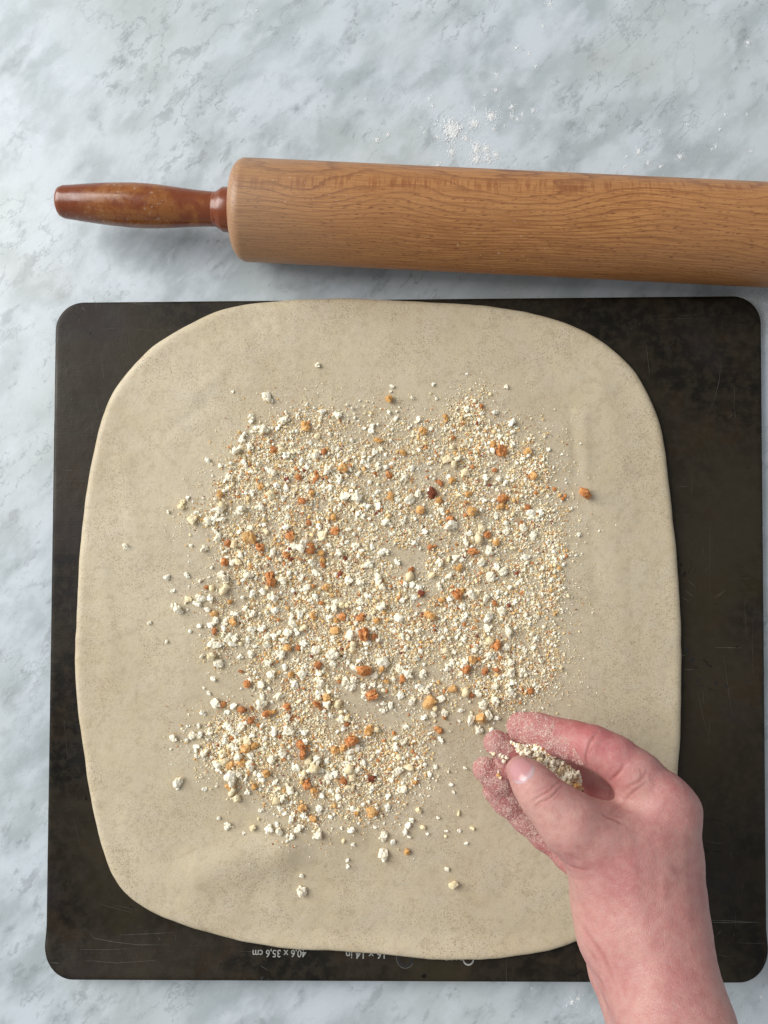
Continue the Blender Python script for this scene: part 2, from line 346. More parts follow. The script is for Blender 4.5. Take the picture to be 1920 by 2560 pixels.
# ------------------------------------------------------------------ marble worktop
def worktop():
    xs = np.concatenate([np.linspace(-.9, -.30, 12)[:-1], np.linspace(-.30, .30, 420), np.linspace(.30, .9, 12)[1:]])
    ys = np.concatenate([np.linspace(-.9, -.36, 12)[:-1], np.linspace(-.36, .36, 500), np.linspace(.36, .9, 12)[1:]])
    X, Y = np.meshgrid(xs, ys, indexing='ij')
    # smudges: src px x, y, half length, half width, angle (deg, counter clockwise), strength
    V = [(300,157,22,9,0,.85),(235,290,16,14,-40,.6),(245,320,22,7,-55,.5),(340,315,10,6,60,.45),(405,190,26,20,40,.35),(310,110,12,26,0,.28),
         (525,357,9,6,0,.55),(525,340,6,8,0,.4),(570,378,9,5,-10,.55),(645,330,26,8,35,.65),(655,340,18,10,20,.5),(750,262,34,7,32,.75),(735,272,12,8,20,.5),
         (800,300,6,34,0,.35),(715,205,7,26,30,.35),(865,318,20,12,20,.5),(890,285,16,8,50,.45),(870,78,6,16,-15,.5),(905,200,20,7,30,.6),(945,180,16,6,30,.5),
         (720,15,22,4,30,.5),(505,12,18,4,30,.4),(305,35,7,4,0,.4),(590,52,44,4,35,.25),(60,115,44,8,50,.45),(25,165,26,7,45,.45),(10,380,16,22,0,.4),
         (1150,35,20,30,30,.45),(1180,95,40,10,55,.40),(1080,110,60,5,50,.25),(1260,100,14,7,60,.4),(1555,50,14,6,40,.65),(1735,15,8,4,0,.5),(1760,25,6,12,0,.35),(1860,75,12,40,-10,.55),
         (1840,110,40,10,60,.35),(1890,215,18,6,30,.6),(1820,240,10,14,0,.55),(1730,265,8,8,0,.6),(1700,180,3,90,0,.25),(1395,240,34,6,40,.45),(1408,246,5,4,0,.7),(1595,165,8,3,0,.4),
         (1510,265,24,6,35,.35),(1620,360,40,6,35,.3),(1880,260,50,16,50,.35),(1700,375,14,10,0,.4),(1430,320,30,14,0,.3),(1070,190,20,20,0,.25),
         (440,612,44,9,55,.60),(425,650,16,7,40,.55),(480,600,50,5,60,.35),(545,665,26,6,35,.55),(210,560,34,6,55,.35),(225,412,16,10,20,.5),(190,435,24,7,40,.4),
         (440,470,30,8,20,.45),(520,412,12,10,0,.4),(110,715,26,7,40,.55),(175,690,14,7,30,.35),(385,690,50,3,70,.3),(60,560,16,7,35,.5),(215,720,9,12,10,.4),
         (800,705,40,9,20,.45),(730,712,22,8,0,.4),(30,930,30,6,50,.5),(90,1060,24,6,40,.5),(60,1340,30,10,70,.45),(20,1480,16,10,0,.35),(75,1500,7,30,20,.3),
         (30,1750,26,14,60,.5),(12,1830,14,8,30,.4),(60,1690,12,20,0,.4),(70,2020,20,6,40,.35),(30,2100,12,20,0,.4),(25,2330,16,12,20,.45),(60,2450,26,7,30,.4),
         (235,2535,14,14,0,.6),(340,2480,5,26,15,.40),(330,2460,16,6,30,.35),(290,2495,18,5,40,.4),(750,2500,8,20,10,.6),(745,2480,12,5,0,.4),(1010,2545,30,10,20,.5),
         (470,2540,10,10,0,.35),(610,2550,10,6,30,.3),(900,2470,34,4,30,.25),(1180,2530,30,10,10,.3),(1310,2520,24,10,30,.35),(1420,2550,30,5,20,.4),(1890,2520,16,8,0,.35),
         (70,480,44,5,60,.3),(300,640,30,18,30,.25),(560,700,60,10,20,.2),(1000,730,90,12,0,.2)]
    Wt = [(95,105,30,3,60,.5),(45,140,26,3,55,.4),(720,265,24,2.5,45,.7),(425,635,20,3,60,.7),(418,660,14,3,75,.7),(218,700,6,12,0,.7),(212,745,3,22,0,.5),(310,702,6,10,10,.6),(445,705,34,1.6,52,.6),
          (610,170,60,30,20,.30),(160,270,70,50,10,.30),(680,160,40,30,0,.3),(200,60,60,30,0,.3),(1010,90,60,60,0,.35),(1080,120,70,40,30,.25),(1380,80,60,40,50,.35),(1310,130,60,30,30,.3),
          (340,2510,2,34,5,.5),(350,800,20,20,0,.0),(30,1150,40,60,0,.3),(70,1350,14,26,0,.55),(150,690,100,40,20,.2),(330,430,60,30,10,.2),(500,170,60,40,0,.2),(60,1010,50,60,0,.25),(50,1620,50,60,0,.25),
          (600,600,50,50,0,.2),(650,640,60,30,0,.2),(1440,2535,22,5,10,.5)]
    def field(L):
        f = np.zeros_like(X)
        wx = (fbm(X, Y, 90, 5, 3) - .5) * .010 + (fbm(X, Y, 350, 8, 2) - .5) * .003; wy = (fbm(X, Y, 90, 6, 3) - .5) * .010 + (fbm(X, Y, 350, 9, 2) - .5) * .003
        Xw, Yw = X + wx, Y + wy
        for (px, py, a, b, an, s) in L:
            c = U(px, py, 0); k = 1 / 4380.0; a *= k * 1.1; b *= k * 1.2; an = R(an)
            dx, dy = Xw - c.x, Yw - c.y
            u = dx * math.cos(an) + dy * math.sin(an); v = -dx * math.sin(an) + dy * math.cos(an)
            e = np.exp(-((u / a) ** 2 + (v / b) ** 2) * .9)
            f = 1 - (1 - f) * (1 - s * e)
        return f
    ve = field(V) * (0.55 + .75 * fbm(X, Y, 260, 3, 3)); pa = field(Wt) * .75
    n, m = X.shape; Vt = np.stack([X.ravel(), Y.ravel(), np.zeros(X.size)], 1)
    idx = np.arange(n * m).reshape(n, m)
    F = np.stack([idx[:-1, :-1], idx[1:, :-1], idx[1:, 1:], idx[:-1, 1:]], -1).reshape(-1, 4)
    b0 = len(Vt); c4 = [idx[0, 0], idx[-1, 0], idx[-1, -1], idx[0, -1]]
    me = fast_mesh('worktop', Vt, F, M['marble'], True)
    attr_f(me, 'vein', np.clip(ve.ravel(), 0, 1)); attr_f(me, 'pale', np.clip(pa.ravel(), 0, 1))
    o = bpy.data.objects.new('worktop', me); COL.objects.link(o); tag(o, kind='structure')
    # slab body under the polished face
    bm = bmesh.new()
    q = bmesh.ops.create_cube(bm, size=1.0)
    for v in bm.verts: v.co = Vector((v.co.x * 1.796, v.co.y * 1.796, v.co.z * .03 - .0154))
    me2 = bpy.data.meshes.new('slab'); bm.to_mesh(me2); bm.free(); me2.materials.append(M['marble'])
    s = bpy.data.objects.new('slab', me2); COL.objects.link(s); s.parent = o
worktop()

# ------------------------------------------------------------------ outline tools
def catmull(pts, n):
    P = np.array(pts, float); N = len(P); out = []
    for i in range(N):
        p0, p1, p2, p3 = P[i - 1], P[i], P[(i + 1) % N], P[(i + 2) % N]
        for k in range(n):
            t = k / n
            out.append(.5 * ((2 * p1) + (-p0 + p2) * t + (2 * p0 - 5 * p1 + 4 * p2 - p3) * t * t + (-p0 + 3 * p1 - 3 * p2 + p3) * t ** 3))
    return np.array(out)
def resample(P, n):
    Q = np.vstack([P, P[:1]]); d = np.r_[0, np.cumsum(np.linalg.norm(np.diff(Q, axis=0), axis=1))]
    s = np.linspace(0, d[-1], n, endpoint=False); return np.stack([np.interp(s, d, Q[:, 0]), np.interp(s, d, Q[:, 1])], 1)
def normals2(P):
    T = np.roll(P, -1, 0) - np.roll(P, 1, 0); T /= np.linalg.norm(T, axis=1)[:, None]
    N = np.stack([T[:, 1], -T[:, 0]], 1)
    c = P.mean(0)
    if ((P - c) * N).sum() < 0: N = -N
    return N
def rings_mesh(name, out, inset, zoff, ztop, nin, mat, smooth=True):
    """closed slab: outline rings inset by `inset` with height offset `zoff`, then nin rings to the centre; ztop(x,y) gives the height"""
    N = normals2(out); n = len(out); c = out.mean(0); rings = []
    for d, z in zip(inset, zoff):
        p = out - N * d; rings.append((p, z))
    last = rings[-1][0]
    for k in range(1, nin):
        f = 1 - k / nin; rings.append((c + (last - c) * f, zoff[-1]))
    V = []
    for p, z in rings:
        zz = ztop(p[:, 0], p[:, 1]) + z; V.append(np.stack([p[:, 0], p[:, 1], zz], 1))
    V.append(np.array([[c[0], c[1], float(ztop(np.array([c[0]]), np.array([c[1]]))[0]) + zoff[-1]]]))
    V = np.concatenate(V); F = []; K = len(rings)
    for k in range(K - 1):
        a = np.arange(n) + k * n; b = (np.arange(n) + 1) % n + k * n
        F.append(np.stack([a, b, b + n, a + n], 1))
    F = np.concatenate(F).tolist(); ci = K * n
    F += [[(K - 1) * n + i, (K - 1) * n + (i + 1) % n, ci] for i in range(n)]
    F.append(list(range(n - 1, -1, -1)))
    me = bpy.data.meshes.new(name); me.from_pydata(V.tolist(), [], F); me.update()
    bm = bmesh.new(); bm.from_mesh(me); bmesh.ops.recalc_face_normals(bm, faces=bm.faces); bm.to_mesh(me); bm.free()
    me.polygons.foreach_set('use_smooth', [True] * len(me.polygons)); me.materials.append(mat)
    return me, V

# ------------------------------------------------------------------ baking sheet
ZS = 0.0062
def XY(px, py, z): p = U(px, py, z); return (p.x, p.y)
SC = [XY(138, 755, ZS), XY(1904, 738, ZS), XY(1926, 2452, ZS + .003), XY(106, 2444, ZS + .003)]
CREASE_A, CREASE_B = XY(108, 2316, ZS), XY(1925, 2322, ZS)
def lipd(x, y):
    ax, ay = CREASE_A; bx, by = CREASE_B; L = math.hypot(bx - ax, by - ay)
    return ((bx - ax) * (y - ay) - (by - ay) * (x - ax)) / L * -1.0      # positive beyond the crease, towards the viewer
def sheet_z(x, y):
    d = np.maximum(lipd(np.asarray(x, float), np.asarray(y, float)), 0.0)
    return ZS + (np.sqrt(d * d + .0025 ** 2) - .0025) * .26
def rounded(corners, rad, n=14):
    out = []
    C4 = [Vector(c) for c in corners]
    for i, p in enumerate(C4):
        a = (C4[i - 1] - p).normalized(); b = (C4[(i + 1) % 4] - p).normalized(); r = rad[i]
        cen = p + (a + b) * r
        a0 = p + a * r; b0 = p + b * r
        for k in range(n + 1):
            t = k / n * math.pi / 2
            out.append(tuple(cen + (a0 - cen) * math.cos(t) + (b0 - cen) * math.sin(t)))
    return np.array(out)
def densify(P, step):
    out = []
    for i in range(len(P)):
        a, b = P[i], P[(i + 1) % len(P)]; k = max(1, int(np.linalg.norm(b - a) / step))
        for j in range(k): out.append(a + (b - a) * j / k)
    return np.array(out)
sheet = empty('baking_sheet', (0, 0, 0))
tag(sheet, 'dark seasoned metal baking sheet lying under the rolled dough on the marble', 'baking sheet')
so = densify(rounded(SC, [.0165, .0165, .0185, .0185]), .0035)
me, _ = rings_mesh('tray', so, [.0012, .0004, 0, .0003, .0010, .0022, .004, .007, .012], [-.0058, -.0040, -.0016, -.0006, -.0001, 0, 0, 0, 0], sheet_z, 46, M['sheet'])
tray = bpy.data.objects.new('tray', me); COL.objects.link(tray); tray.parent = sheet
# bright worn rim: short chips of bare metal along the turned edge
def edge_chip(pts, wdt, mat, name='edge_wear'):
    V = []; F = []
    for i, (p, nrm) in enumerate(pts):
        ww = wdt * (math.sin(math.pi * (i + .3) / (len(pts) - .4)) ** .6 + .05)
        for k, (dn, dz) in enumerate(((-.00035 - ww * .3, -.00038), (-.0001, -.0009), (.00008, -.0016))):
            x, y = p[0] + nrm[0] * dn, p[1] + nrm[1] * dn
            V.append((x, y, float(sheet_z(x, y)) + dz))
    for i in range(len(pts) - 1):
        a = i * 3; F += [(a, a + 1, a + 4, a + 3), (a + 1, a + 2, a + 5, a + 4)]
    return V, F
sn = normals2(so); VV = []; FF = []
def chip(px, py, ln, wd):
    c = np.array(XY(px, py, ZS)); i0 = int(np.argmin(((so - c) ** 2).sum(1))); P = []
    step = .0035; k = max(1, int(ln / step / 2))
    for j in range(-k, k + 1):
        for h in range(3):
            i = (i0 + j) % len(so); i2 = (i + 1) % len(so); f = h / 3
            P.append((so[i] * (1 - f) + so[i2] * f, sn[i] * (1 - f) + sn[i2] * f))
    V, F = edge_chip(P, wd, None); b = len(VV); VV.extend(V); FF.extend([tuple(q + b for q in f) for f in F])
for a in [(136,900,.030,.0002),(134,1040,.012,.0006),(132,1180,.05,.0002),(132,1162,.008,.0006),(128,1420,.04,.0002),(120,1700,.03,.0002),(112,2100,.03,.00025),(104,2380,.012,.0005),
          (118,2418,.012,.0006),(150,2441,.012,.0005),(175,2443,.010,.0004),(400,755,.012,.0004),(330,756,.02,.0003),(520,755,.03,.0002),(1892,778,.006,.0007),(1908,1010,.03,.0003),(1908,1090,.006,.0008),
          (1912,1230,.04,.0003),(1913,1330,.03,.0004),(1915,1440,.04,.0004),(1917,1620,.03,.0003),(1918,1700,.006,.0008),(1840,2451,.018,.0005),(1795,2451,.010,.0005),(1885,2450,.012,.0005),
          (1640,740,.02,.0002),(1905,900,.02,.0002)]: chip(*a)
ew = mesh_obj('edge_wear', VV, FF, M['rim'], sheet); tag(ew, kind='stuff')
# scratches: src px polylines, width mm
SCR = [([(222,2330),(236,2343),(290,2352),(350,2358),(425,2358)],.32),([(300,2336),(380,2333),(440,2330)],.22),([(205,2368),(270,2369),(330,2366)],.2),([(220,2392),(300,2398),(395,2392)],.22),
       ([(133,2397),(155,2398)],.3),([(655,2404),(672,2413)],.28),([(600,2372),(640,2373)],.16),([(250,2260),(330,2282)],.18),([(280,2262),(345,2274)],.18),([(395,2340),(402,2347),(398,2344)],.3),
       ([(1787,1619),(1816,1619),(1854,1620)],.42),([(1787,1494),(1800,1486),(1812,1475)],.3),([(1720,1452),(1740,1468)],.22),([(1712,1475),(1735,1493)],.28),([(1703,1492),(1722,1503)],.25),
       ([(1706,1638),(1713,1639)],.5),([(1712,1674),(1732,1674)],.3),([(1616,862),(1620,905),(1625,945)],.28),([(1802,905),(1798,950),(1790,985),(1782,1012)],.28),([(1836,970),(1835,1018),(1840,1048)],.2),
       ([(1832,1035),(1820,1046)],.25),([(1742,1720),(1755,1780),(1775,1860)],.14),([(1810,1640),(1817,1700),(1830,1790)],.14),([(1776,1300),(1774,1420),(1776,1520)],.12),([(1860,1500),(1868,1600)],.12),([(1888,1490),(1880,1600),(1884,1700)],.12),
       ([(1765,2300),(1820,2302),(1902,2306)],.42),([(1762,2305),(1830,2307),(1885,2306)],.5),([(1790,2338),(1800,2329),(1811,2322)],.3),([(1807,2330),(1808,2337)],.4),([(1832,2330),(1835,2338)],.4),([(1780,2378),(1810,2384),(1830,2383)],.18),
       ([(1768,2101),(1790,2108),(1812,2108)],.22),([(1826,2132),(1830,2145)],.3),([(1765,2208),(1769,2198)],.25),([(1858,2210),(1855,2230)],.2),([(1838,2275),(1838,2320)],.14),([(1840,2354),(1910,2356)],.18),
       ([(245,985),(240,1010),(250,1035)],.12),([(230,1010),(225,1020),(235,1040)],.12),([(330,820),(380,828),(470,820)],.10),([(250,880),(256,920),(262,960)],.12),([(165,1175),(180,1176)],.28),([(205,768),(214,778)],.4),
       ([(320,757),(345,760),(405,760)],.22),([(175,1500),(178,1560)],.12),([(160,1800),(170,1900)],.12),([(185,2050),(200,2110)],.14),([(1700,790),(1750,786)],.14),([(1640,800),(1730,795)],.12)]
VV = []; FF = []
for pts, wd in SCR:
    W3 = [np.array(XY(a, b, ZS)) for a, b in pts]; L = []
    for i in range(len(W3) - 1):
        for k in range(4): L.append(W3[i] + (W3[i + 1] - W3[i]) * k / 4)
    L.append(W3[-1]); b0 = len(VV); nL = len(L)
    for i, p in enumerate(L):
        T = L[min(i + 1, nL - 1)] - L[max(i - 1, 0)]; T = T / (np.linalg.norm(T) + 1e-9); Nn = np.array([-T[1], T[0]])
        hw = wd * .00036 * (.25 + .75 * math.sin(math.pi * (i + .5) / nL)) * random.uniform(.5, 1.1)
        for s in (-1, 1):
            q = p + Nn * s * hw; VV.append((q[0], q[1], float(sheet_z(q[0], q[1])) + .00004))
    FF += [(b0 + 2 * i, b0 + 2 * i + 1, b0 + 2 * i + 3, b0 + 2 * i + 2) for i in range(nL - 1)]
sc_ = mesh_obj('scratches', VV, FF, M['scratch'], sheet); tag(sc_, kind='stuff')
# printed size, upside down for the viewer
def text(body, px0, px1, pybase, hpx, name, bold=0.0):
    """text turned by 180 degrees: its start is at px1 (right), baseline pybase (top in the photo)"""
    cu = bpy.data.curves.new(name, 'FONT'); cu.body = body; cu.size = 1; cu.extrude = 0.0; cu.offset = bold
    o = bpy.data.objects.new(name, cu); COL.objects.link(o)
    dg = bpy.context.evaluated_depsgraph_get(); dg.update()
    me = bpy.data.meshes.new_from_object(o.evaluated_get(dg)); bpy.data.objects.remove(o)
    xs = [v.co.x for v in me.vertices]; w0 = min(xs); ww = max(xs) - w0
    a = U(px1, pybase, ZS + .002); b = U(px0, pybase, ZS + .002); L = (b - a).length; sx = L / ww; sy = sx
    ang = math.atan2(b.y - a.y, b.x - a.x)
    for v in me.vertices:
        lx, ly = (v.co.x - w0) * sx, v.co.y * sy
        X_ = a.x + lx * math.cos(ang) - ly * math.sin(ang); Y_ = a.y + lx * math.sin(ang) + ly * math.cos(ang)
        v.co = (X_, Y_, float(sheet_z(X_, Y_)) + .00008)
    me.materials.append(M['print']); ob = bpy.data.objects.new(name, me); COL.objects.link(ob); ob.parent = sheet
    return ob
text('40,6 x 35,6 cm', 632, 766, 2374, 20, 'lettering', .012)
text('16 x 14 in', 865, 962, 2375.5, 20, 'lettering', .012)
def ring_mark(px, py, r0, r1, mat, name, a0=0, a1=360, dz=.00007):
    c = U(px, py, ZS + .002); k = depth(c) / FPX; V = []; F = []; n = 40
    for i in range(n + 1):
        t = R(a0 + (a1 - a0) * i / n)
        for r in (r0, r1):
            x, y = c.x + math.cos(t) * r * k, c.y + math.sin(t) * r * k; V.append((x, y, float(sheet_z(x, y)) + dz))
    F = [(2 * i, 2 * i + 1, 2 * i + 3, 2 * i + 2) for i in range(n)]
    return mesh_obj(name, V, F, mat, sheet)
ring_mark(1170, 2394, 11, 14.5, M['print'], 'emblem')
ring_mark(1013, 2392, 14, 21, M['pit'], 'stamped_hole'); ring_mark(1013, 2392, 21.3, 22.6, M['scratch'], 'stamped_hole_edge', 150, 330)
for (a, b, c, d) in ((1114,2393,1117,2398),(1128,2393,1131,2397),(1140,2392,1143,2397),(1151,2391,1153,2398)):
    p, q = XY(a, b, ZS + .002), XY(c, d, ZS + .002); V = []
    for (x, y) in ((p[0], p[1]), (q[0], p[1]), (q[0], q[1]), (p[0], q[1])): V.append((x, y, float(sheet_z(x, y)) + .00007))
    mesh_obj('lettering', V, [(0, 1, 2, 3)], M['print'], sheet)
# burnt specks
VV = []; FF = []
SPK = [(i, j, s) for i, j, s in [(307,2378,3.5),(584,2387,2.5),(600,2392,3),(612,2400,2.5),(640,2402,2.5),(660,2432,6),(675,2434,5),(682,2434,3),(618,2432,3),(596,2394,2),(776,2408,2.5),(772,2414,2),(1575,808,6),(1580,822,5),(1600,810,4),
       (1798,780,5),(1855,812,6),(1862,815,4),(1830,830,3),(1672,870,6),(1875,970,4),(1855,985,3),(1690,910,4),(1715,1010,5),(1845,1120,5),(1828,1160,3),(1730,1350,4),(1789,1481,4),(1788,1510,5),(1718,1625,11),(1730,1650,9),(1745,1700,8),(1790,1708,7),(1815,1715,6),
       (1765,2000,4),(1905,2010,6),(1895,1350,4),(1872,1700,4),(1860,1660,6),(1690,800,5),(1640,790,4),(1480,775,3),(1900,1750,8),(200,800,3),(290,850,3),(180,1000,3),(250,970,3),(150,1200,3),(200,1300,2.5),(185,1420,3),(190,2000,3),(160,2230,3),(420,2420,3),(520,2400,2.5)]]
for (px, py, s) in SPK:
    c = U(px, py, ZS); k = depth(c) / FPX; n = 9; b0 = len(VV); asp = random.uniform(.5, 1); an = random.uniform(0, 3.1)
    for i in range(n):
        t = 2 * math.pi * i / n; r = s * k * random.uniform(.55, 1.15) * .8; dx, dy = math.cos(t) * r, math.sin(t) * r * asp
        x = c.x + dx * math.cos(an) - dy * math.sin(an); y = c.y + dx * math.sin(an) + dy * math.cos(an)
        VV.append((x, y, float(sheet_z(x, y)) + .00005))
    VV.append((c.x, c.y, float(sheet_z(c.x, c.y)) + .00022))
    FF += [(b0 + i, b0 + (i + 1) % n, b0 + n) for i in range(n)]
bs = mesh_obj('burnt_specks', VV, FF, M['pit'], sheet); tag(bs, kind='stuff')

# ------------------------------------------------------------------ dough
DOUGH_D = [(480,661),(560,650),(640,645),(720,643),(800,644),(880,649),(960,654),(1040,660),(1110,667),(1180,680),(1240,699),(1290,723),(1335,755),(1375,797),(1402,840),(1423,890),(1437,940),(1443,990),(1445,1040),(1449,1090),(1457,1140),(1464,1200),
           (1468,1260),(1471,1340),(1472,1420),(1473,1500),(1472,1580),(1469,1650),(1464,1700),(1452,1780),(1432,1860),(1395,1930),(1340,1993),(1257,2034),(1172,2053),(1060,2068),(985,2070),(918,2067),(850,2061),(778,2055),(690,2050),(605,2046),(508,2031),
           (428,2011),(348,1983),(276,1947),(245,1915),(228,1880),(218,1830),(207,1780),(195,1720),(190,1690),(178,1620),(168,1550),(162,1480),(160,1410),(163,1340),(167,1270),(170,1200),(175,1140),(185,1070),(197,1000),(212,930),(221,880),(238,845),(265,805),(300,770),(340,738),(385,708),(430,684)]
def sheet_or_air(x, y): return sheet_z(x, y)
DK = 1.1573
do = np.array([XY(a * DK, b * DK, ZS + .003) for a, b in DOUGH_D]); do = resample(catmull(do, 8), 640)
kw_ = np.exp(-(np.arange(-24, 25) / 8.0) ** 2 / 2); kw_ /= kw_.sum(); do = np.stack([sum(kw_[k + 24] * np.roll(do[:, j], k) for k in range(-24, 25)) for j in (0, 1)], 1)
dn = normals2(do); sarr = np.linspace(0, 1, len(do), endpoint=False)
wob = (fbm(np.cos(sarr * 6.283) * 9 + 20, np.sin(sarr * 6.283) * 9 + 20, 1.0, 3, 3) - .5) * .0016
do = do + dn * wob[:, None]
# folds: (x0,y0,x1,y1 src px, half width px, height mm)
FOLDS = [(500,2185,700,2125,70,3.2),(700,2125,860,2080,60,1.4),(470,2270,560,2290,60,.8),(760,2240,900,2190,50,-.6),(330,2070,430,2200,40,.7),(700,2260,900,2250,50,.5),(900,2230,1150,2200,45,-.4),
         (1425,1020,1440,1180,14,-.5),(1462,1040,1470,1240,16,.4),(1500,950,1560,1180,30,.5),(1540,1400,1560,1650,30,.4),(260,1450,280,1700,35,.4),(310,1150,350,1380,30,.35),(620,780,640,860,30,-.4),(690,780,700,830,16,.5),
         (480,990,560,930,22,.4),(420,1080,520,1010,20,-.35),(1480,1330,1490,1500,20,-.35),(1350,850,1500,1000,40,.35),(640,770,655,790,8,-.5)]
def dough_h(x, y):
    x = np.asarray(x, float); y = np.asarray(y, float)
    h = (fbm(x, y, 26, 21, 3) - .5) * .0013 + (fbm(x, y, 85, 22, 3) - .5) * .00030
    for (a, b, c, d, wd, hh) in FOLDS:
        p0 = np.array(XY(a, b, .01)); p1 = np.array(XY(c, d, .01)); L = p1 - p0; l2 = (L ** 2).sum()
        t = np.clip(((x - p0[0]) * L[0] + (y - p0[1]) * L[1]) / l2, 0, 1)
        dd = np.hypot(x - p0[0] - t * L[0], y - p0[1] - t * L[1]); s = wd / 4450 * .75
        h = h + hh * .001 * np.exp(-(dd / s) ** 2) * .8
    return h
DT = .0046
def dough_top(x, y): return sheet_z(x, y) + dough_h(x, y)
ins = [.0012, .0002, 0, .0002, .0007, .0014, .0023, .0034, .005, .0075, .011]
zf = [.0001, .0006, .0017, .0027, .0035, .0041, .0045, .00475, .0048, .0047, DT]
me, _ = rings_mesh('dough', do, ins, zf, dough_top, 120, M['dough'])
# keep the underside on the sheet
nn = len(do)
for i in range(nn):
    v = me.vertices[i].co; v.z = max(v.z, float(sheet_z(v.x, v.y)) + .00005)
dough = bpy.data.objects.new('dough', me); COL.objects.link(dough)
tag(dough, 'pale wholemeal dough rolled into a thin rounded square on the dark baking sheet', 'dough')
def dz(x, y): return float(dough_top(x, y)) + DT

# ------------------------------------------------------------------ rolling pin
ZR = .0272; RB = .0270
pa = U(159, 505, ZR); pb = U(1920, 589.5, ZR); ax = (pb - pa).normalized()
pin = empty('rolling_pin', (pa.x, pa.y, ZR), (0, 0, math.atan2(ax.y, ax.x)))
tag(pin, 'large beech rolling pin with a worn reddish varnished handle above the baking sheet', 'rolling pin')
def along(px):   # distance from the start for a source px on the axis
    f = (px - 159) / (1920 - 159); p = U(px, 505 + 84.5 * f, ZR); return (p - pa).length * (1 if px >= 159 else -1)
kk = depth(pa) / FPX
def lathe(name, prof, mat, nseg=96, parent=pin, closed=True):
    V = []; F = []
    for (x, r) in prof:
        for j in range(nseg):
            t = 2 * math.pi * j / nseg; V.append((x, r * math.cos(t), r * math.sin(t)))
    n = len(prof)
    for i in range(n - 1):
        for j in range(nseg):
            k = (j + 1) % nseg; F.append((i * nseg + j, i * nseg + k, (i + 1) * nseg + k, (i + 1) * nseg + j))
    F.append(tuple(range(nseg - 1, -1, -1))); F.append(tuple((n - 1) * nseg + j for j in range(nseg)))
    o = mesh_obj(name, V, F, mat, parent)
    bm = bmesh.new(); bm.from_mesh(o.data); bmesh.ops.recalc_face_normals(bm, faces=bm.faces); bm.to_mesh(o.data); bm.free()
    return o
def smooth_prof(pts, n):
    P = [pts[0]] + pts + [pts[-1]]; out = []
    for i in range(1, len(P) - 2):
        for k in range(n):
            t = k / n; p0, p1, p2, p3 = [np.array(P[i + j]) for j in (-1, 0, 1, 2)]
            out.append(tuple(.5 * ((2 * p1) + (-p0 + p2) * t + (2 * p0 - 5 * p1 + 4 * p2 - p3) * t * t + (-p0 + 3 * p1 - 3 * p2 + p3) * t ** 3)))
    out.append(pts[-1]); return out
hp = [(along(147.5), .0058), (along(148.5), .0070), (along(151), .0078), (along(156), .0083)]
hp += smooth_prof([(along(x), r * kk) for x, r in ((162, 39.5), (184, 41.6), (225, 46), (269, 49.8), (332, 53.0), (380, 52.5), (416, 50), (460, 46), (501, 42.6), (535, 41.0))], 8)
cp = [(along(533), 41.0 * kk), (along(540), 41.4 * kk), (along(545), 44.0 * kk), (along(556), 51.5 * kk), (along(560), 53.2 * kk), (along(583), 53.4 * kk), (along(592), 53.2 * kk)]
def wear_attr(o, f):
    attr_f(o.data, 'wear', [f(v.co) for v in o.data.vertices])
h1 = lathe('handle', hp, M['handle']); wear_attr(h1, lambda c: min(1, max(0, (c.x - .006) / .018)) * min(1, max(0, (.088 - c.x) / .01)))
c1 = lathe('collar', cp, M['handle']); wear_attr(c1, lambda c: .15)
x0 = along(586); x1 = x0 + .385; fr = .0088
bp = []
for k in range(13):
    t = k / 12 * math.pi / 2; bp.append((x0 + fr * .85 * (1 - math.sin(t)) if False else x0 + fr * .85 * (1 - math.cos(t)), RB - fr + fr * math.sin(t)))
bp = [(x0, .0125)] + bp
mid = [(x0 + fr + (x1 - x0 - 2 * fr) * i / 160, RB) for i in range(161)]
bp2 = [(x1 - (p[0] - x0), p[1]) for p in reversed(bp)]
barrel = lathe('barrel', bp + mid + bp2, M['barrel'], 180)
# the band of ray flecks sits on the upper far side of the barrel, wavering a little
def rayv(c):
    a = math.degrees(math.atan2(c.z, c.y)); ctr = 84 - 32 * (c.x - .095) / .29 + 2 * math.sin(c.x * 30)
    return math.exp(-((a - ctr) / 9.0) ** 2)
attr_f(barrel.data, 'ray', [rayv(v.co) for v in barrel.data.vertices])
wear_attr(barrel, lambda c: max(0, 1 - (c.x - x0) / .075) * .75)
h2 = lathe('handle', [(x1 + x0 * 1 + (-(p[0]) if True else 0), p[1]) for p in reversed(hp)], M['handle']); wear_attr(h2, lambda c: 1.0)
c2 = lathe('collar', [(x1 + x0 - p[0], p[1]) for p in reversed(cp)], M['handle']); wear_attr(c2, lambda c: .15)
# ------------------------------------------------------------------ hand (one continuous surface from a distance field)
def PT(px, py, z, rpx):
    p = U(px, py, z); return (np.array(p, dtype=np.float32), rpx * depth(p) / FPX)
def chain(L): return [PT(*a) for a in L]
IDX = chain([(1302,1817,.0600,37),(1342,1827,.0640,42),(1386,1842,.0680,45.5),(1438,1853,.073,47),(1484,1868,.0780,51),(1535,1893,.081,54),(1592,1938,.0845,60),(1643,1987,.086,62),(1680,2029,.0860,61)])
MID = chain([(1241,1858,.0540,33),(1275,1878,.0520,37),(1335,1913,.047,40),(1430,1955,.0440,46),(1520,2010,.048,54),(1610,2070,.0580,62)])
RNG = chain([(1212,1923,.0500,32),(1245,1944,.0480,37),(1330,1985,.0420,42),(1430,2042,.0390,47),(1560,2125,.0480,60)])
PNK = chain([(1235,1976,.0460,29),(1265,2002,.0440,33),(1316,2046,.0415,35),(1362,2087,.041,35),(1424,2137,.0440,38),(1500,2195,.056,52)])
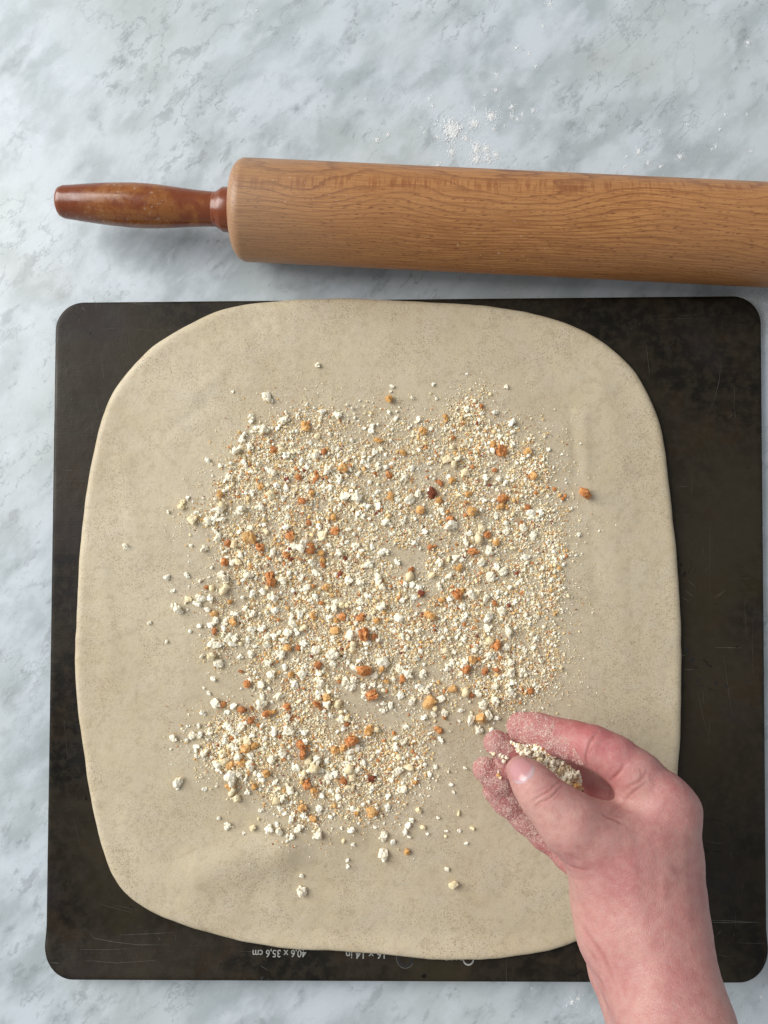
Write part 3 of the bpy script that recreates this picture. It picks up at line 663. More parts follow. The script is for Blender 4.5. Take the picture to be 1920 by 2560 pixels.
THB = chain([(1300,1924,.0880,34),(1322,1947,.0905,44),(1340,1970,.093,51),(1364,1997,.0950,57),(1395,2028,.0960,60),(1432,2062,.0965,65),(1483,2100,.0930,72),(1540,2165,.0905,88),(1590,2270,.0940,96)])
PLM = [chain([(1680,2027,.0860,60),(1664,2130,.088,74),(1660,2240,.0930,80),(1676,2350,.1010,78),(1698,2450,.110,77),(1738,2560,.122,84),(1800,2700,.140,96),(1890,2950,.172,110)]),
       chain([(1597,2082,.0895,66),(1575,2165,.0915,98),(1545,2270,.086,100),(1545,2345,.096,86),(1598,2450,.106,82),(1650,2560,.118,90),(1720,2760,.148,110),(1810,2950,.172,116)]),
       chain([(1610,2180,.082,112),(1625,2330,.096,104),(1660,2480,.112,104)]),
       chain([(1580,2150,.056,62),(1560,2240,.064,72),(1534,2330,.076,70),(1552,2420,.086,72),(1596,2520,.098,78),(1670,2700,.125,90)])]
def f_cone(G, a, ra, b, rb):
    d = b - a; l2 = float((d * d).sum()); t = np.clip(((G - a) @ d) / l2, 0, 1)
    return np.sqrt((((G - a) - t[..., None] * d) ** 2).sum(-1)) - (ra + (rb - ra) * t)
def smin(a, b, k):
    h = np.maximum(k - np.abs(a - b), 0) / k; return np.minimum(a, b) - h * h * k * .25
def f_chain(G, C, k):
    f = None
    for (a, ra), (b, rb) in zip(C[:-1], C[1:]):
        g = f_cone(G, a, ra, b, rb); f = g if f is None else smin(f, g, k)
    return f
def build_hand():
    vs = .00115
    lo = np.array([.045, -.300, .020]); hi = np.array([.235, -.085, .205])
    allp = [p for c in (IDX, MID, RNG, PNK, THB) + tuple(PLM) for p, r in c]
    lo = np.minimum.reduce(allp) - .017; hi = np.maximum.reduce(allp) + .017
    lo[1] = max(lo[1], -.330)
    hi[1] += 0.004; hi[0] += .008; hi[2] += .008; lo[1] -= .012
    nx, ny, nz = [int(v) for v in np.ceil((hi - lo) / vs)]
    g = [lo[i] + np.arange(n) * vs for i, n in enumerate((nx, ny, nz))]
    Ff = np.full((nx, ny, nz), .02, dtype=np.float32)
    CH = 24
    for i0 in range(0, nx, CH):
        G = np.stack(np.meshgrid(g[0][i0:i0 + CH], g[1], g[2], indexing='ij'), -1).astype(np.float32)
        def within(C, m=.016):
            ps = np.array([p for p, r in C]); rs = max(r for p, r in C)
            return ps[:, 0].min() - rs - m < G[-1, 0, 0, 0] and ps[:, 0].max() + rs + m > G[0, 0, 0, 0]
        palm = None
        for c, k in zip(PLM, (.010, .012, .014, .0028)):
            q = f_chain(G, c, .006); palm = q if palm is None else smin(palm, q, k)
        palm = smin(palm, f_chain(G, THB[-4:], .006), .018)
        tot = palm
        for C, k in ((IDX, .009), (MID, .006), (RNG, .006), (PNK, .006), (THB, .010)):
            if within(C): tot = smin(tot, smin(palm, f_chain(G, C, .0035), k), .0010)
        Ff[i0:i0 + CH] = tot
    # surface nets
    s = Ff < 0
    cnt = np.zeros((nx - 1, ny - 1, nz - 1), np.int8); ps = np.zeros((nx - 1, ny - 1, nz - 1, 3), np.float32); ne = np.zeros_like(cnt, dtype=np.float32)
    cor = [(i, j, k) for i in (0, 1) for j in (0, 1) for k in (0, 1)]
    sl = lambda a, c: a[c[0]:nx - 1 + c[0], c[1]:ny - 1 + c[1], c[2]:nz - 1 + c[2]]
    for c in cor: cnt += sl(s, c)
    act = (cnt > 0) & (cnt < 8)
    I = np.argwhere(act)
    P = np.zeros((len(I), 3)); W = np.zeros(len(I))
    for c in cor:
        for ax_ in range(3):
            if c[ax_] == 0:
                d = list(c); d[ax_] = 1
                a = Ff[I[:, 0] + c[0], I[:, 1] + c[1], I[:, 2] + c[2]]; b = Ff[I[:, 0] + d[0], I[:, 1] + d[1], I[:, 2] + d[2]]
                m = (a < 0) != (b < 0); t = np.where(m, a / np.where(m, a - b, 1), 0)
                q = np.tile(np.array(c, float), (len(I), 1)); q[:, ax_] = t
                P += q * m[:, None]; W += m
    V = lo + (I + P / W[:, None]) * vs
    idx = -np.ones(act.shape, np.int64); idx[tuple(I.T)] = np.arange(len(I))
    Q = []
    for ax_ in range(3):
        sa = [slice(1, n - 1) for n in (nx, ny, nz)]; sb = list(sa)
        sa[ax_] = slice(0, (nx, ny, nz)[ax_] - 1); sb[ax_] = slice(1, (nx, ny, nz)[ax_])
        a, b = s[tuple(sa)], s[tuple(sb)]; E = np.argwhere(a != b)
        inside = a[tuple(E.T)]
        off = [1, 1, 1]; off[ax_] = 0; E = E + np.array(off)
        u, v = (ax_ + 1) % 3, (ax_ + 2) % 3
        def at(du, dv):
            q = E.copy(); q[:, u] -= du; q[:, v] -= dv; return idx[tuple(q.T)]
        q = np.stack([at(1, 1), at(0, 1), at(0, 0), at(1, 0)], 1)
        q[~inside] = q[~inside][:, ::-1]; Q.append(q)
    return V, np.concatenate(Q)
HV, HQ = build_hand()
me = fast_mesh('skin_surface', HV, HQ, M['skin'], True)
ho = bpy.data.objects.new('hand', me); COL.objects.link(ho)
md = ho.modifiers.new('s', 'SMOOTH'); md.factor = .5; md.iterations = 4
md = ho.modifiers.new('d', 'SUBSURF'); md.levels = 1; md.render_levels = 1
dg = bpy.context.evaluated_depsgraph_get(); dg.update()
me2 = bpy.data.meshes.new_from_object(ho.evaluated_get(dg)); ho.modifiers.clear(); ho.data = me2; bpy.data.meshes.remove(me)
me = me2; nv = len(me.vertices)
co = np.empty(nv * 3, np.float32); me.vertices.foreach_get('co', co); co = co.reshape(-1, 3)
no = np.empty(nv * 3, np.float32); me.vertex_normals.foreach_get('vector', no); no = no.reshape(-1, 3)
def bvh_of(me):
    vv = [v.co.copy() for v in me.vertices]; return BVHTree.FromPolygons(vv, [tuple(p.vertices) for p in me.polygons])
hb = bvh_of(me)
def cast(px, py, bv=None):
    d = (MC @ Vector(((px - 960) / FPX, (1280 - py) / FPX, -1.0))).normalized()
    return (bv or hb).ray_cast(CAM_LOC, d)
def hc(x, y): return (1140 + x * .434, 1740 + y * .434)       # crop pixels to source pixels
CRE = [  # polyline in crop px, depth mm, width mm
 ([(572,150),(560,180),(545,215),(535,250),(530,285)], .65, .55), ([(566,215),(590,250)], .3, .4),
 ([(815,208),(795,235),(775,265),(762,300),(748,345),(752,385),(770,410)], .9, .60), ([(790,290),(770,330),(765,360)], .35, .4),
 ([(968,395),(952,430),(920,462),(888,492)], .9, .65), ([(1108,425),(1085,470),(1050,500),(1000,520),(955,560)], .6, .8), ([(1060,420),(1075,450),(1060,480)], .4, .6),
 ([(1100,500),(1040,545),(985,590),(930,640),(880,690)], .7, .8), ([(1010,560),(960,600),(915,635),(880,668)], .4, .5), ([(1040,600),(960,655),(905,690)], .35, .6),
 ([(848,682),(880,700),(920,712),(955,730),(985,735)], .8, .7),
 ([(600,492),(570,515),(545,540),(505,565),(465,590),(440,612)], .75, .55), ([(612,520),(585,545),(560,575),(520,600),(480,615),(455,640)], .7, .55), ([(560,500),(520,525),(480,550),(450,560)], .35, .45),
 ([(610,550),(580,585),(540,610)], .35, .5), ([(500,620),(470,645),(445,655)], .3, .4),
 ([(614,955),(640,975),(680,992),(720,1000),(770,1006)], .75, .9), ([(640,910),(690,935),(740,960)], .4, .8),
 ([(735,1350),(770,1395),(815,1450),(850,1510),(880,1580),(905,1650)], .8, 1.3), ([(745,1440),(790,1500),(830,1570)], .4, 1.0), ([(690,1270),(730,1330),(790,1400)], .3, 1.2),
 ([(880,600),(895,560),(890,520)], .5, .6), ([(330,560),(420,640),(470,720)], .0, 1), ([(360,700),(380,720)], .4, .6),  ([(505,640),(540,680)], .2, .8),
 ([(990,760),(1010,900),(1030,1100),(1070,1300),(1110,1500)], -.5, 3.4), ([(1190,820),(1215,1000),(1200,1180),(1240,1350)], -.28, 2.2), ([(1290,700),(1310,900),(1330,1150),(1360,1400)], -.28, 3.0), ([(860,1150),(900,1350),(960,1560),(1010,1750)], -.5, 3.0), ([(1230,1000),(1290,1080)], -.35, 1.8),
 ([(905,700),(960,690),(1010,650)], .35, .7), ([(925,660),(985,610),(1060,570)], .45, .7), ([(1120,455),(1150,500),(1130,560)], .35, 1.0), ([(700,860),(760,900)], .3, 1.0), ([(660,1040),(720,1060),(780,1050)], .35, 1.1), ([(690,1180),(740,1210)], .25, 1.2), ([(770,1560),(830,1640),(880,1740)], .5, 1.3)]
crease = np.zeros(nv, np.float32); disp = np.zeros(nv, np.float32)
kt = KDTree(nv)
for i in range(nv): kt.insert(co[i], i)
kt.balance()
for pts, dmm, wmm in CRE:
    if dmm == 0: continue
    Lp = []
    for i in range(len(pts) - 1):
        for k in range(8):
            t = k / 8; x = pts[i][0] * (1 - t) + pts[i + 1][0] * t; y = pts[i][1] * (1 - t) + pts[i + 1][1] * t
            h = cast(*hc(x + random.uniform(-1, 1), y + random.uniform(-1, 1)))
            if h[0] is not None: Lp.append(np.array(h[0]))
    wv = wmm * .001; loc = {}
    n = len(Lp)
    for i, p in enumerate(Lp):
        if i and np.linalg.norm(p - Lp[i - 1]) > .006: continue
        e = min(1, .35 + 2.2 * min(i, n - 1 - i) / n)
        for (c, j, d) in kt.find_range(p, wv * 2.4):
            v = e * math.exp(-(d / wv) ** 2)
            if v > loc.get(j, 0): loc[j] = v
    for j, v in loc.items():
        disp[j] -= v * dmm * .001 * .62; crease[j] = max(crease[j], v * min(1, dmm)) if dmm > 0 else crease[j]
# bones, tendons and soft folds as low bumps: crop px, radius mm, height mm
for (x, y, rr, hh) in [(1330,610,9,1.0),(1250,540,10,.5),(1130,470,7,-.8),(1040,640,9,-.9),(1180,760,11,.7),(1290,820,12,.5),(930,860,10,.6),(1080,1000,16,-.9),(980,1330,12,.6),(1230,1250,14,-.5),
                       (800,1200,9,.5),(700,1100,7,.6),(1150,1500,14,.6),(1330,1450,10,-.4),(1000,1650,9,-.8),(1120,1750,11,.6),(560,640,6,.5),(420,610,5,.3),(870,1120,12,-.4),(1340,1000,10,-.5)]:
    h = cast(*hc(x, y))
    if h[0] is None: continue
    r = rr * .001
    d = np.linalg.norm(co - np.array(h[0]), axis=1); disp += (np.exp(-(d / r) ** 2) * hh * .001).astype(np.float32)
nz_ = (fbm(co[:, 0] + co[:, 2] * .7, co[:, 1] - co[:, 2] * .6, 130, 41, 3) - .5) * .0006
disp += nz_.astype(np.float32)
co2 = co + no * disp[:, None]
me.vertices.foreach_set('co', co2.ravel()); me.update()
def seg_d(G, C):
    f = np.full(len(G), 9.0)
    for (a, ra), (b, rb) in zip(C[:-1], C[1:]):
        d = b - a; t = np.clip(((G - a) @ d) / (d @ d), 0, 1); f = np.minimum(f, np.linalg.norm(G - a - t[:, None] * d, axis=1) - (ra + (rb - ra) * t))
    return f
def ss(x, a, b): t = np.clip((x - a) / (b - a), 0, 1); return t * t * (3 - 2 * t)
fing = np.minimum.reduce([seg_d(co, IDX[:5]), seg_d(co, MID), seg_d(co, RNG), seg_d(co, PNK)])
red = (1 - ss(fing, -.001, .016)) * .95
pxy = np.array([PX(c) for c in co[::1]])
cx, cy = (pxy[:, 0] - 1140) / .434, (pxy[:, 1] - 1740) / .434
def blob(x, y, r, s): return s * np.exp(-(((cx - x) ** 2 + (cy - y) ** 2) / r ** 2))
red = np.maximum(red, .0)
for b in ((1150,1150,230,.35),(1330,1350,120,.35),(1280,500,110,.35),(880,430,80,.30),(1000,1000,160,.25),(770,720,80,.25),(1400,1550,160,.35),(300,470,60,.3),(640,930,60,.3),(1100,850,140,.2),(860,1450,90,.15),(1180,1500,140,.25),(940,470,60,.35),(560,560,70,.2)):
    red = 1 - (1 - red) * (1 - blob(*b))
red *= 1 - blob(840,400,90,.35) - blob(330,340,1,.0)
attr_f(me, 'red', np.clip(red, 0, 1)); attr_f(me, 'crease', crease)
dst = np.maximum.reduce([1 - ss(seg_d(co, MID[:3]), .0, .002), 1 - ss(seg_d(co, RNG[:3]), 0, .002), 1 - ss(seg_d(co, PNK[:5]), 0, .002), (1 - ss(seg_d(co, IDX[:4]), 0, .002)) * (1 - ss(cx, 520, 660) * .8) * ss(cy + cx * .0, 90, 150)])
dst = np.maximum(dst, (1 - ss(seg_d(co, IDX[:5]), 0, .002)) * ss(cy - cx * .42, 20, 90) * .6)
thumbm = 1 - ss(seg_d(co, THB[:7]), 0, .001)
dst *= (1 - thumbm)
attr_f(me, 'dust', np.clip(dst, 0, 1))
kt = None
hb = bvh_of(me)
person = empty('person', tuple(U(1600, 2300, .09)))
tag(person, 'bare right hand and forearm reaching in from the lower right, pinching breadcrumbs over the dough', 'person')
ho.name = 'hand_and_forearm'; ho.parent = person; ho.matrix_parent_inverse = Matrix.Translation(-person.location)
# thumb nail: a curved plate that follows the thumb tip
def nail():
    e0 = np.array([302.0, 352.0]); # crop px frame: centre, axes
    cen = np.array([372, 425.0]); a = np.array([.66, .75]); b = np.array([.75, -.66])   # a towards the knuckle, b across
    La, Lb = 82, 88; nu, nr = 40, 12; V = []; lun = []
    for i in range(nr + 1):
        r = i / nr
        for j in range(nu):
            t = 2 * math.pi * j / nu; c, s_ = math.cos(t), math.sin(t); q = (abs(c) ** 2.8 + abs(s_) ** 2.8) ** (-1 / 2.8) * r
            p = cen + a * (c * q * La) + b * (s_ * q * Lb)
            h = cast(*hc(p[0], p[1]))
            if h[0] is None: h = cast(*hc(*(cen + (p - cen) * .92)))
            n = h[1]; 
            if n.z < 0: n = -n
            off = .00055 * (1 - r ** 6) - .00025 * r ** 6
            if c < -.3: off += .0002 * r
            V.append(np.array(h[0]) + np.array(n) * off); lun.append(max(0, min(1, (c * q * La - 38 - 10 * (s_ * q) ** 2) / 10)) if c > 0 else (.5 * max(0, (r - .86) / .14) if c < -.2 else 0))
    # even the plate out
    A = np.array(V).reshape(nr + 1, nu, 3)
    for _ in range(2):
        A[1:-1] = (A[1:-1] * 2 + A[2:] + A[:-2]) / 4; A[:-1] = (A[:-1] * 2 + np.roll(A, 1, 1)[:-1] + np.roll(A, -1, 1)[:-1]) / 4
    V = A.reshape(-1, 3).tolist()
    F = [(i * nu + j, i * nu + (j + 1) % nu, (i + 1) * nu + (j + 1) % nu, (i + 1) * nu + j) for i in range(nr) for j in range(nu)]
    o = mesh_obj('thumbnail', V, F, M['nail'], person); o.matrix_parent_inverse = Matrix.Translation(-person.location)
    bm = bmesh.new(); bm.from_mesh(o.data); bmesh.ops.remove_doubles(bm, verts=bm.verts, dist=1e-6); bmesh.ops.recalc_face_normals(bm, faces=bm.faces)
    bm.to_mesh(o.data); bm.free()
    if sum(p.normal.z for p in o.data.polygons) < 0: o.data.flip_normals()
    P2 = [PX(v.co) for v in o.data.vertices]
    L = []
    for (x, y) in P2:
        q = np.array([(x - 1140) / .434, (y - 1740) / .434]) - cen; u = q @ a; v = q @ b
        L.append(max(0, min(1, (u - 40 + .004 * v * v) / 14)) * .9)
    attr_f(o.data, 'lunula', L)
nail()

# ------------------------------------------------------------------ breadcrumbs
def ico(sub):
    bm = bmesh.new(); bmesh.ops.create_icosphere(bm, subdivisions=sub, radius=1.0)
    V = np.array([v.co[:] for v in bm.verts]); F = np.array([[v.index for v in f.verts] for f in bm.faces]); bm.free(); return V, F
I1, I2 = ico(1), ico(2)
def lump(r, kind):
    """a torn crumb of unit size: a few overlapping rough lobes"""
    V = []; F = []; b = 0
    nl = {'w': r.integers(7, 13), 'c': r.integers(3, 6), 'x': r.integers(5, 9)}[kind]
    el = r.uniform(1.0, 1.5) if kind != 'c' else r.uniform(1.1, 1.8)
    sp = .44 if kind == 'w' else .27
    for i in range(nl):
        base, fc = I2 if (i < 2) else I1
        s = (r.uniform(.24, .36) if i < 2 else r.uniform(.09, .24)) if kind == 'w' else r.uniform(.18, .40)
        c = r.normal(0, 1, 3); c = c / np.linalg.norm(c) * r.uniform(.0, sp) if i else np.zeros(3)
        c[0] *= el
        fx = r.normal(0, 1, (4, 3)) * 3; ph = r.uniform(0, 6, 4)
        nzv = sum(np.sin(base @ fx[k] + ph[k]) for k in range(4)) * .09
        v = base * (1 + nzv + r.normal(0, .19 if kind == 'w' else (.17 if kind == 'x' else .11), len(base)))[:, None] * s * r.uniform(.75, 1.3, 3) + c
        V.append(v); F.append(fc + b); b += len(v)
    V = np.concatenate(V); V /= (np.ptp(V[:, :2], axis=0).max())
    return V, np.concatenate(F)
mr = np.random.default_rng(5)
LIB = {}
for col, kind, n in (('w', 'w', 22), ('c', 'c', 9), ('o', 'x', 8), ('t', 'x', 9), ('b', 'x', 3)):
    LIB[col] = []
    for i in range(n):
        V, F = lump(mr, kind); V[:, 2] *= .8; zmin = V[:, 2].min()
        V[:, 2] -= zmin; LIB[col].append(fast_mesh('crumb_shape', V, F, M[col], kind == 'c' and i % 2 == 0))
TILES = {
(440,960):"1235,190,120 1320,240,50 1030,450,110 790,105,35 1520,490,100 1110,600,50 1060,660,45 1225,635,110 1420,610,75 905,735,80 830,910,130 1045,885,85 1440,865,90,c 1345,900,80,t 425,1045,80 620,1110,70 950,1080,80 735,1280,110 1320,1210,100 1530,990,80 1045,1205,60 645,1545,85,o 1170,1430,80,o 1300,1520,110,c 1540,1420,80 1370,1410,75 165,1580,55 720,1440,60 80,1645,60,c 1530,1310,70,b 1640,1280,50,o 785,1365,45 1475,1580,70 685,1345,50 1530,400,45 1060,1500,70",
(740,960):"600,430,100 355,385,75 30,430,55 250,330,45 1325,40,50 1310,110,35 1295,220,80,o 1600,175,55 135,620,110,o 465,695,60 780,780,60 1045,570,65 1050,650,75 1300,400,65 1390,465,65 930,610,50 375,920,75,t 275,985,105 1130,800,80,o 940,1000,85 920,1080,65 975,1130,70 1100,950,85 1125,1160,90 440,1210,110 690,1150,100,o 760,1190,75 1095,1235,65,t 1275,1250,90,t 1265,1140,60 1345,1100,55 1490,1275,90 1480,930,75,o 290,730,75,c 270,1310,110,t 40,1285,60,t 705,1560,125 860,1560,140 1300,1540,90,o 1390,1600,80 85,1590,85,t 230,1495,65,o 780,1405,60 470,1430,75 1120,1480,60 1600,1160,80 600,1335,75 185,820,60 135,280,45 140,1440,85 1540,1600,120",
(1040,960):"235,10,50 285,190,40 1265,45,50 1030,130,45,c 700,200,45 840,300,50 905,310,45,t 700,345,65 1065,390,65 45,500,65 410,470,80,o 1345,550,80 1395,620,45 115,650,100,o 500,650,55 500,745,60,t 910,695,50 1155,725,65 1200,830,60 1060,810,70,o 1165,930,130,t 1060,920,80 490,860,100,c 550,930,50,o 440,1055,105,c 505,1110,90,c 560,1025,95 185,1080,60 690,1225,90,c 505,1315,65,o 465,1270,60 1090,1195,60,t 965,1305,85 1140,1320,80 1250,1360,75 335,1365,80,t 1565,940,85,o 1600,1265,90,o 1010,1410,45,b 200,1500,130,b 50,1500,95 310,1590,80,o 700,1530,80,o 1185,1580,130,t 590,1530,60,c 1095,1600,60 965,1620,60 660,1435,50 1480,1040,55",
(440,1260):"75,30,80,c 275,120,60 240,225,120,c 430,260,110 640,20,90,c 590,110,110 640,230,80 860,95,130 545,210,80 1155,45,90 575,430,110 555,350,70 1035,350,95 895,390,70 980,490,150,o 1170,575,100,t 705,570,80,t 780,570,85,c 1340,640,120 1310,720,60 1530,715,100,t 360,640,95 195,575,40 1640,560,90 900,690,85 655,815,100,t 770,810,95 850,810,80,c 725,730,55 985,965,100 635,950,90 710,1030,110 915,1050,60 150,985,65 460,1010,35 325,1055,40 1495,1070,130 1290,1010,110,t 1335,1100,90,t 1205,1200,80 1060,1240,80 1325,1310,120 630,1190,130,c 420,1150,60,t 495,1155,70,c 165,1310,80,c 325,1290,110 505,1310,80 270,1390,80 25,1465,90 430,1475,80 525,1495,90,o 740,1360,60,o 985,1440,90 1075,1520,110 820,1530,90 1540,180,70 1550,320,80 1380,1450,80 1570,460,90,t 1310,1410,60 1600,1640,100 1630,1190,70 560,1620,90 670,1640,90 1545,50,60 1270,390,90,c 1600,1545,70 800,1630,90,o",
(740,1260):"50,580,140 380,440,110,c 190,600,130,t 560,390,85,t 155,265,65,t 540,160,80,o 320,310,80 190,800,100 360,660,70,o 385,770,65,o 375,850,70,t 615,640,90 830,600,95 920,640,60 470,565,70 1235,250,90 940,160,70 850,150,70 725,350,60 1160,40,80 1000,20,70 1260,640,80 1165,680,70 1005,820,105 280,970,95 720,1060,110 890,1095,100 1145,1040,130 1190,1150,90 140,1150,85 620,970,60,b 675,750,60,b 1400,800,70 1470,230,70 190,1330,60 270,1280,80 550,1360,85 520,1460,110 450,1430,60 620,1420,80,c 650,1540,110,t 880,1550,130,t 720,1410,60,c 900,1360,90 1220,1400,110 890,1450,60 1120,1610,70,o 1430,1590,120 1580,900,70,t 1560,980,110,c 1610,1130,80 1520,1080,70 1635,1270,80 1470,1340,70 40,1520,80 235,1510,90,o 410,1150,85,o 550,1610,60,o 1650,540,70 480,1550,70 1060,610,50 1090,480,45",
(1040,1260):"75,70,110,o 340,70,80 775,100,100,o 1145,40,90,o 1100,140,80 1530,65,80,t 1590,110,80 490,215,90,t 430,320,150 900,345,95,c 865,500,120,c 970,415,90,t 1105,545,95,o 690,530,100 730,410,80 1000,640,100 210,600,75,t 790,680,110,t 575,740,85 630,760,70 890,810,100 335,800,95 440,760,75,c 600,865,75,o 465,970,90 225,980,70,c 340,1140,90 1040,1010,100 1125,870,70 1190,940,100 45,1170,80 545,1235,110,t 640,1230,80,o 360,1305,85,o 760,1230,100 850,1190,60 625,1400,80 495,1320,70 1140,1240,60 960,1300,90 1380,1340,70 175,1570,115,o 990,1560,130 1185,1480,100 690,1550,60 640,1610,60 530,1600,60 1300,1140,60 1510,750,75 1480,340,90 1460,270,70,t 1620,430,70 1250,370,90 1240,270,80 1100,1370,70,t 1100,1400,50,o 210,480,50 125,370,70 390,1600,60 60,1245,80,b 1520,1540,60",
(440,1560):"1065,50,120 335,20,60 470,30,70 545,95,80,t 500,290,110 570,280,90 820,190,110 700,170,90 770,270,80 495,450,90,c 560,550,110 350,460,60 1235,170,90 1240,270,110 1345,210,80 1475,220,90 1545,300,90,o 1040,400,100 875,465,65 880,640,45,t 1290,540,90 1305,700,110 1270,790,40,c 510,775,60 1190,60,80 1420,100,55 1560,110,90 1430,400,110 1000,840,90,t 1030,770,60 1180,840,90 1600,710,70,o 1640,830,80 1410,980,90 1520,600,70 1200,990,80 1155,1120,120 540,1100,115 620,1120,90,t 795,1140,75 920,1170,80,t 1040,1170,55,t 375,1215,60 455,970,50 720,1215,60 1250,1250,90,t 1340,1200,70,o 1545,1260,90 1560,1130,90,t 1590,1310,60,t 305,1400,60 245,1515,100 330,1540,60 460,1520,95 1030,1330,70,t 910,1390,100 680,1390,70 740,1450,70 800,1520,100 1110,1450,50 1550,1490,120 1380,1490,80 1060,1530,70 660,1620,70 850,1630,90 1000,1640,90,c 650,40,80 990,200,80",
(740,1560):"115,35,95,c 570,100,110,o 760,130,110 850,130,90 950,120,130,t 1065,170,70,t 515,210,80 105,290,75 30,330,70,t 255,370,110 510,390,150 770,310,120,c 975,270,80 510,530,90 320,580,80,t 710,540,75 870,500,80 800,620,110 905,640,130,t 1170,610,80,o 1090,720,90 1205,530,140 1420,600,90 1530,680,100 1465,770,90,t 95,680,110 325,690,75 360,810,110 700,760,100 815,780,100 740,880,110 1070,950,120,t 945,960,90 935,870,60 1160,850,60 1255,800,60,o 425,1010,100,o 450,1095,90 580,1110,85,c 250,1110,95,t 620,1210,60,c 485,1270,65 640,1310,100 705,1300,80,c 690,1385,60,t 655,1430,80 990,1440,120,o 1110,1470,110,c 800,1590,120,t 1500,1420,75 1310,1140,80 1180,1190,70 1440,970,80 1590,1050,90 1640,470,90 370,950,60 300,960,80 455,920,60 1050,840,60 100,1490,80 130,1610,80 60,1640,60,t 1200,1080,60 20,110,80 20,1330,60 1130,210,60 1480,1620,90 1380,1600,80",
(1040,1560):"1245,70,120 1010,60,90 1000,190,110,c 1100,270,130,t 1235,320,100 825,310,100 395,370,120,c 525,385,60 645,210,65 690,530,110 780,500,100,o 1010,450,90 1310,520,90 1450,640,95 1335,670,110 1510,370,70 685,665,85,t 960,670,80,t 1130,650,75,t 520,515,80 95,670,85 20,100,80 75,380,60 1640,200,70 1625,320,60 1090,850,90 1290,940,130 1080,1020,100 1110,1110,90 875,960,90 690,960,100,c 520,880,100,o 195,1060,140,o 270,1150,60,c 370,1040,85 130,930,90 60,900,70 20,840,60 240,1230,85 380,1220,85 920,1120,100 620,1190,65 880,1290,115,o 745,1345,110 850,1470,100 1010,1240,110 1120,1290,70 315,1450,110,t 340,1610,75 1040,1460,80 130,1310,70 600,1340,40 190,1520,50 1570,920,70,t 240,780,40 420,610,70 550,190,50 595,100,50 1150,730,70 760,970,70,t 1340,800,70",
(440,1860):"295,25,70 375,120,115 285,95,50 270,170,50 620,140,80,c 575,290,110 590,360,60 670,240,90,c 730,290,90,o 890,260,110,o 790,60,110 840,180,120 960,40,110,o 1060,20,80,o 1010,160,80 1000,290,110 1345,210,110 1455,130,100 885,440,85 765,510,150 755,575,100,o 765,650,110,c 835,740,90,c 985,660,75 375,625,60 560,580,35 1170,430,80 1180,510,70 1265,410,80,o 1060,580,70,o 1370,510,65 1500,740,90 1640,340,60 1380,780,110,c 1600,640,110 1590,820,45 1435,895,85 1190,905,70 1615,960,60 1500,970,60 1590,1050,80 585,1030,50 730,1110,100 1055,1150,70,c 1285,1170,85 1400,1110,60 1445,1210,90 1615,1280,70 1525,1280,40 935,1235,40 1530,1340,35 75,495,60 20,590,50 1100,390,50",
(740,1860):"50,40,100,t 60,140,90,t 185,210,90,c 295,205,100 270,345,130,c 340,340,70 420,220,75 130,420,110,c 30,310,80 450,440,110 440,530,60 560,430,80 350,50,70 545,80,90,o 640,50,90,o 720,120,100 850,80,75 735,190,60 940,250,80 710,260,80 845,340,95 730,350,110,c 800,440,90,c 640,490,80,t 165,580,95,t 265,625,90,o 1040,470,90,b 365,710,70 1060,610,85 600,740,90 580,650,60 500,640,60 1410,370,110 1545,340,100,c 1430,180,80,c 1370,40,80 1450,650,105 1475,560,50 1280,720,70 1320,500,50 1640,520,60,o 95,890,90,o 300,890,80 95,1000,70 235,1010,90,o 165,1050,55 780,900,80 870,900,75,c 835,960,60,o 1060,900,120,o 1090,1000,60 1260,890,70 1600,1050,60 1565,1130,80 1500,1220,85 480,1000,50 295,1280,110 75,1155,90 20,1190,60 295,1120,45 775,1200,75 1205,1300,110 1335,1350,65 1200,1520,120 1225,1600,70 1535,1490,80,o 660,1350,50,c 790,1380,45 720,1600,45 1565,1290,40 620,1170,35 1090,1160,45 730,590,100,c",
(1000,1860):"330,200,50 900,330,45 500,310,60 710,560,50 730,660,45 290,700,45 235,920,70,c 535,1015,35 820,1195,50 1020,1185,65,c 910,1365,45 650,1195,45 375,1245,40 330,1140,60,c 810,970,55,c 395,715,30 630,1280,35,c 420,425,60",
(280,1260):"180,560,85 745,1025,75 830,1210,60 885,1460,120 830,1410,45 520,1635,50 785,105,35",
(1240,1100):"1185,735,130,t 1165,50,25 620,980,85 545,1085,65 470,1000,80 1110,1590,35 400,1640,80 515,1310,90 1425,1250,25 1140,1315,35"}
CR = []
for (ox, oy), s in TILES.items():
    for q in s.split():
        a = q.split(','); CR.append((ox + float(a[0]) * .18083, oy + float(a[1]) * .18083, float(a[2]) * .18083, a[3] if len(a) > 3 else 'w'))
CR += [(436,1846,18,'w'),(444,1953,22,'w'),(754,2229,20,'w'),(753,2190,10,'w'),(1132,2215,18,'c'),(1116,2172,10,'w'),(793,914,11,'w'),(418,1602,9,'w'),(872,2165,9,'w'),(1302,1450,9,'w')]
CR = [c for c in CR if not (c[0] > 1255 and c[1] > 1775)]
CR.sort(key=lambda c: -c[2])
isol = lambda c: min(math.hypot(c[0] - d[0], c[1] - d[1]) for d in CR if d is not c)
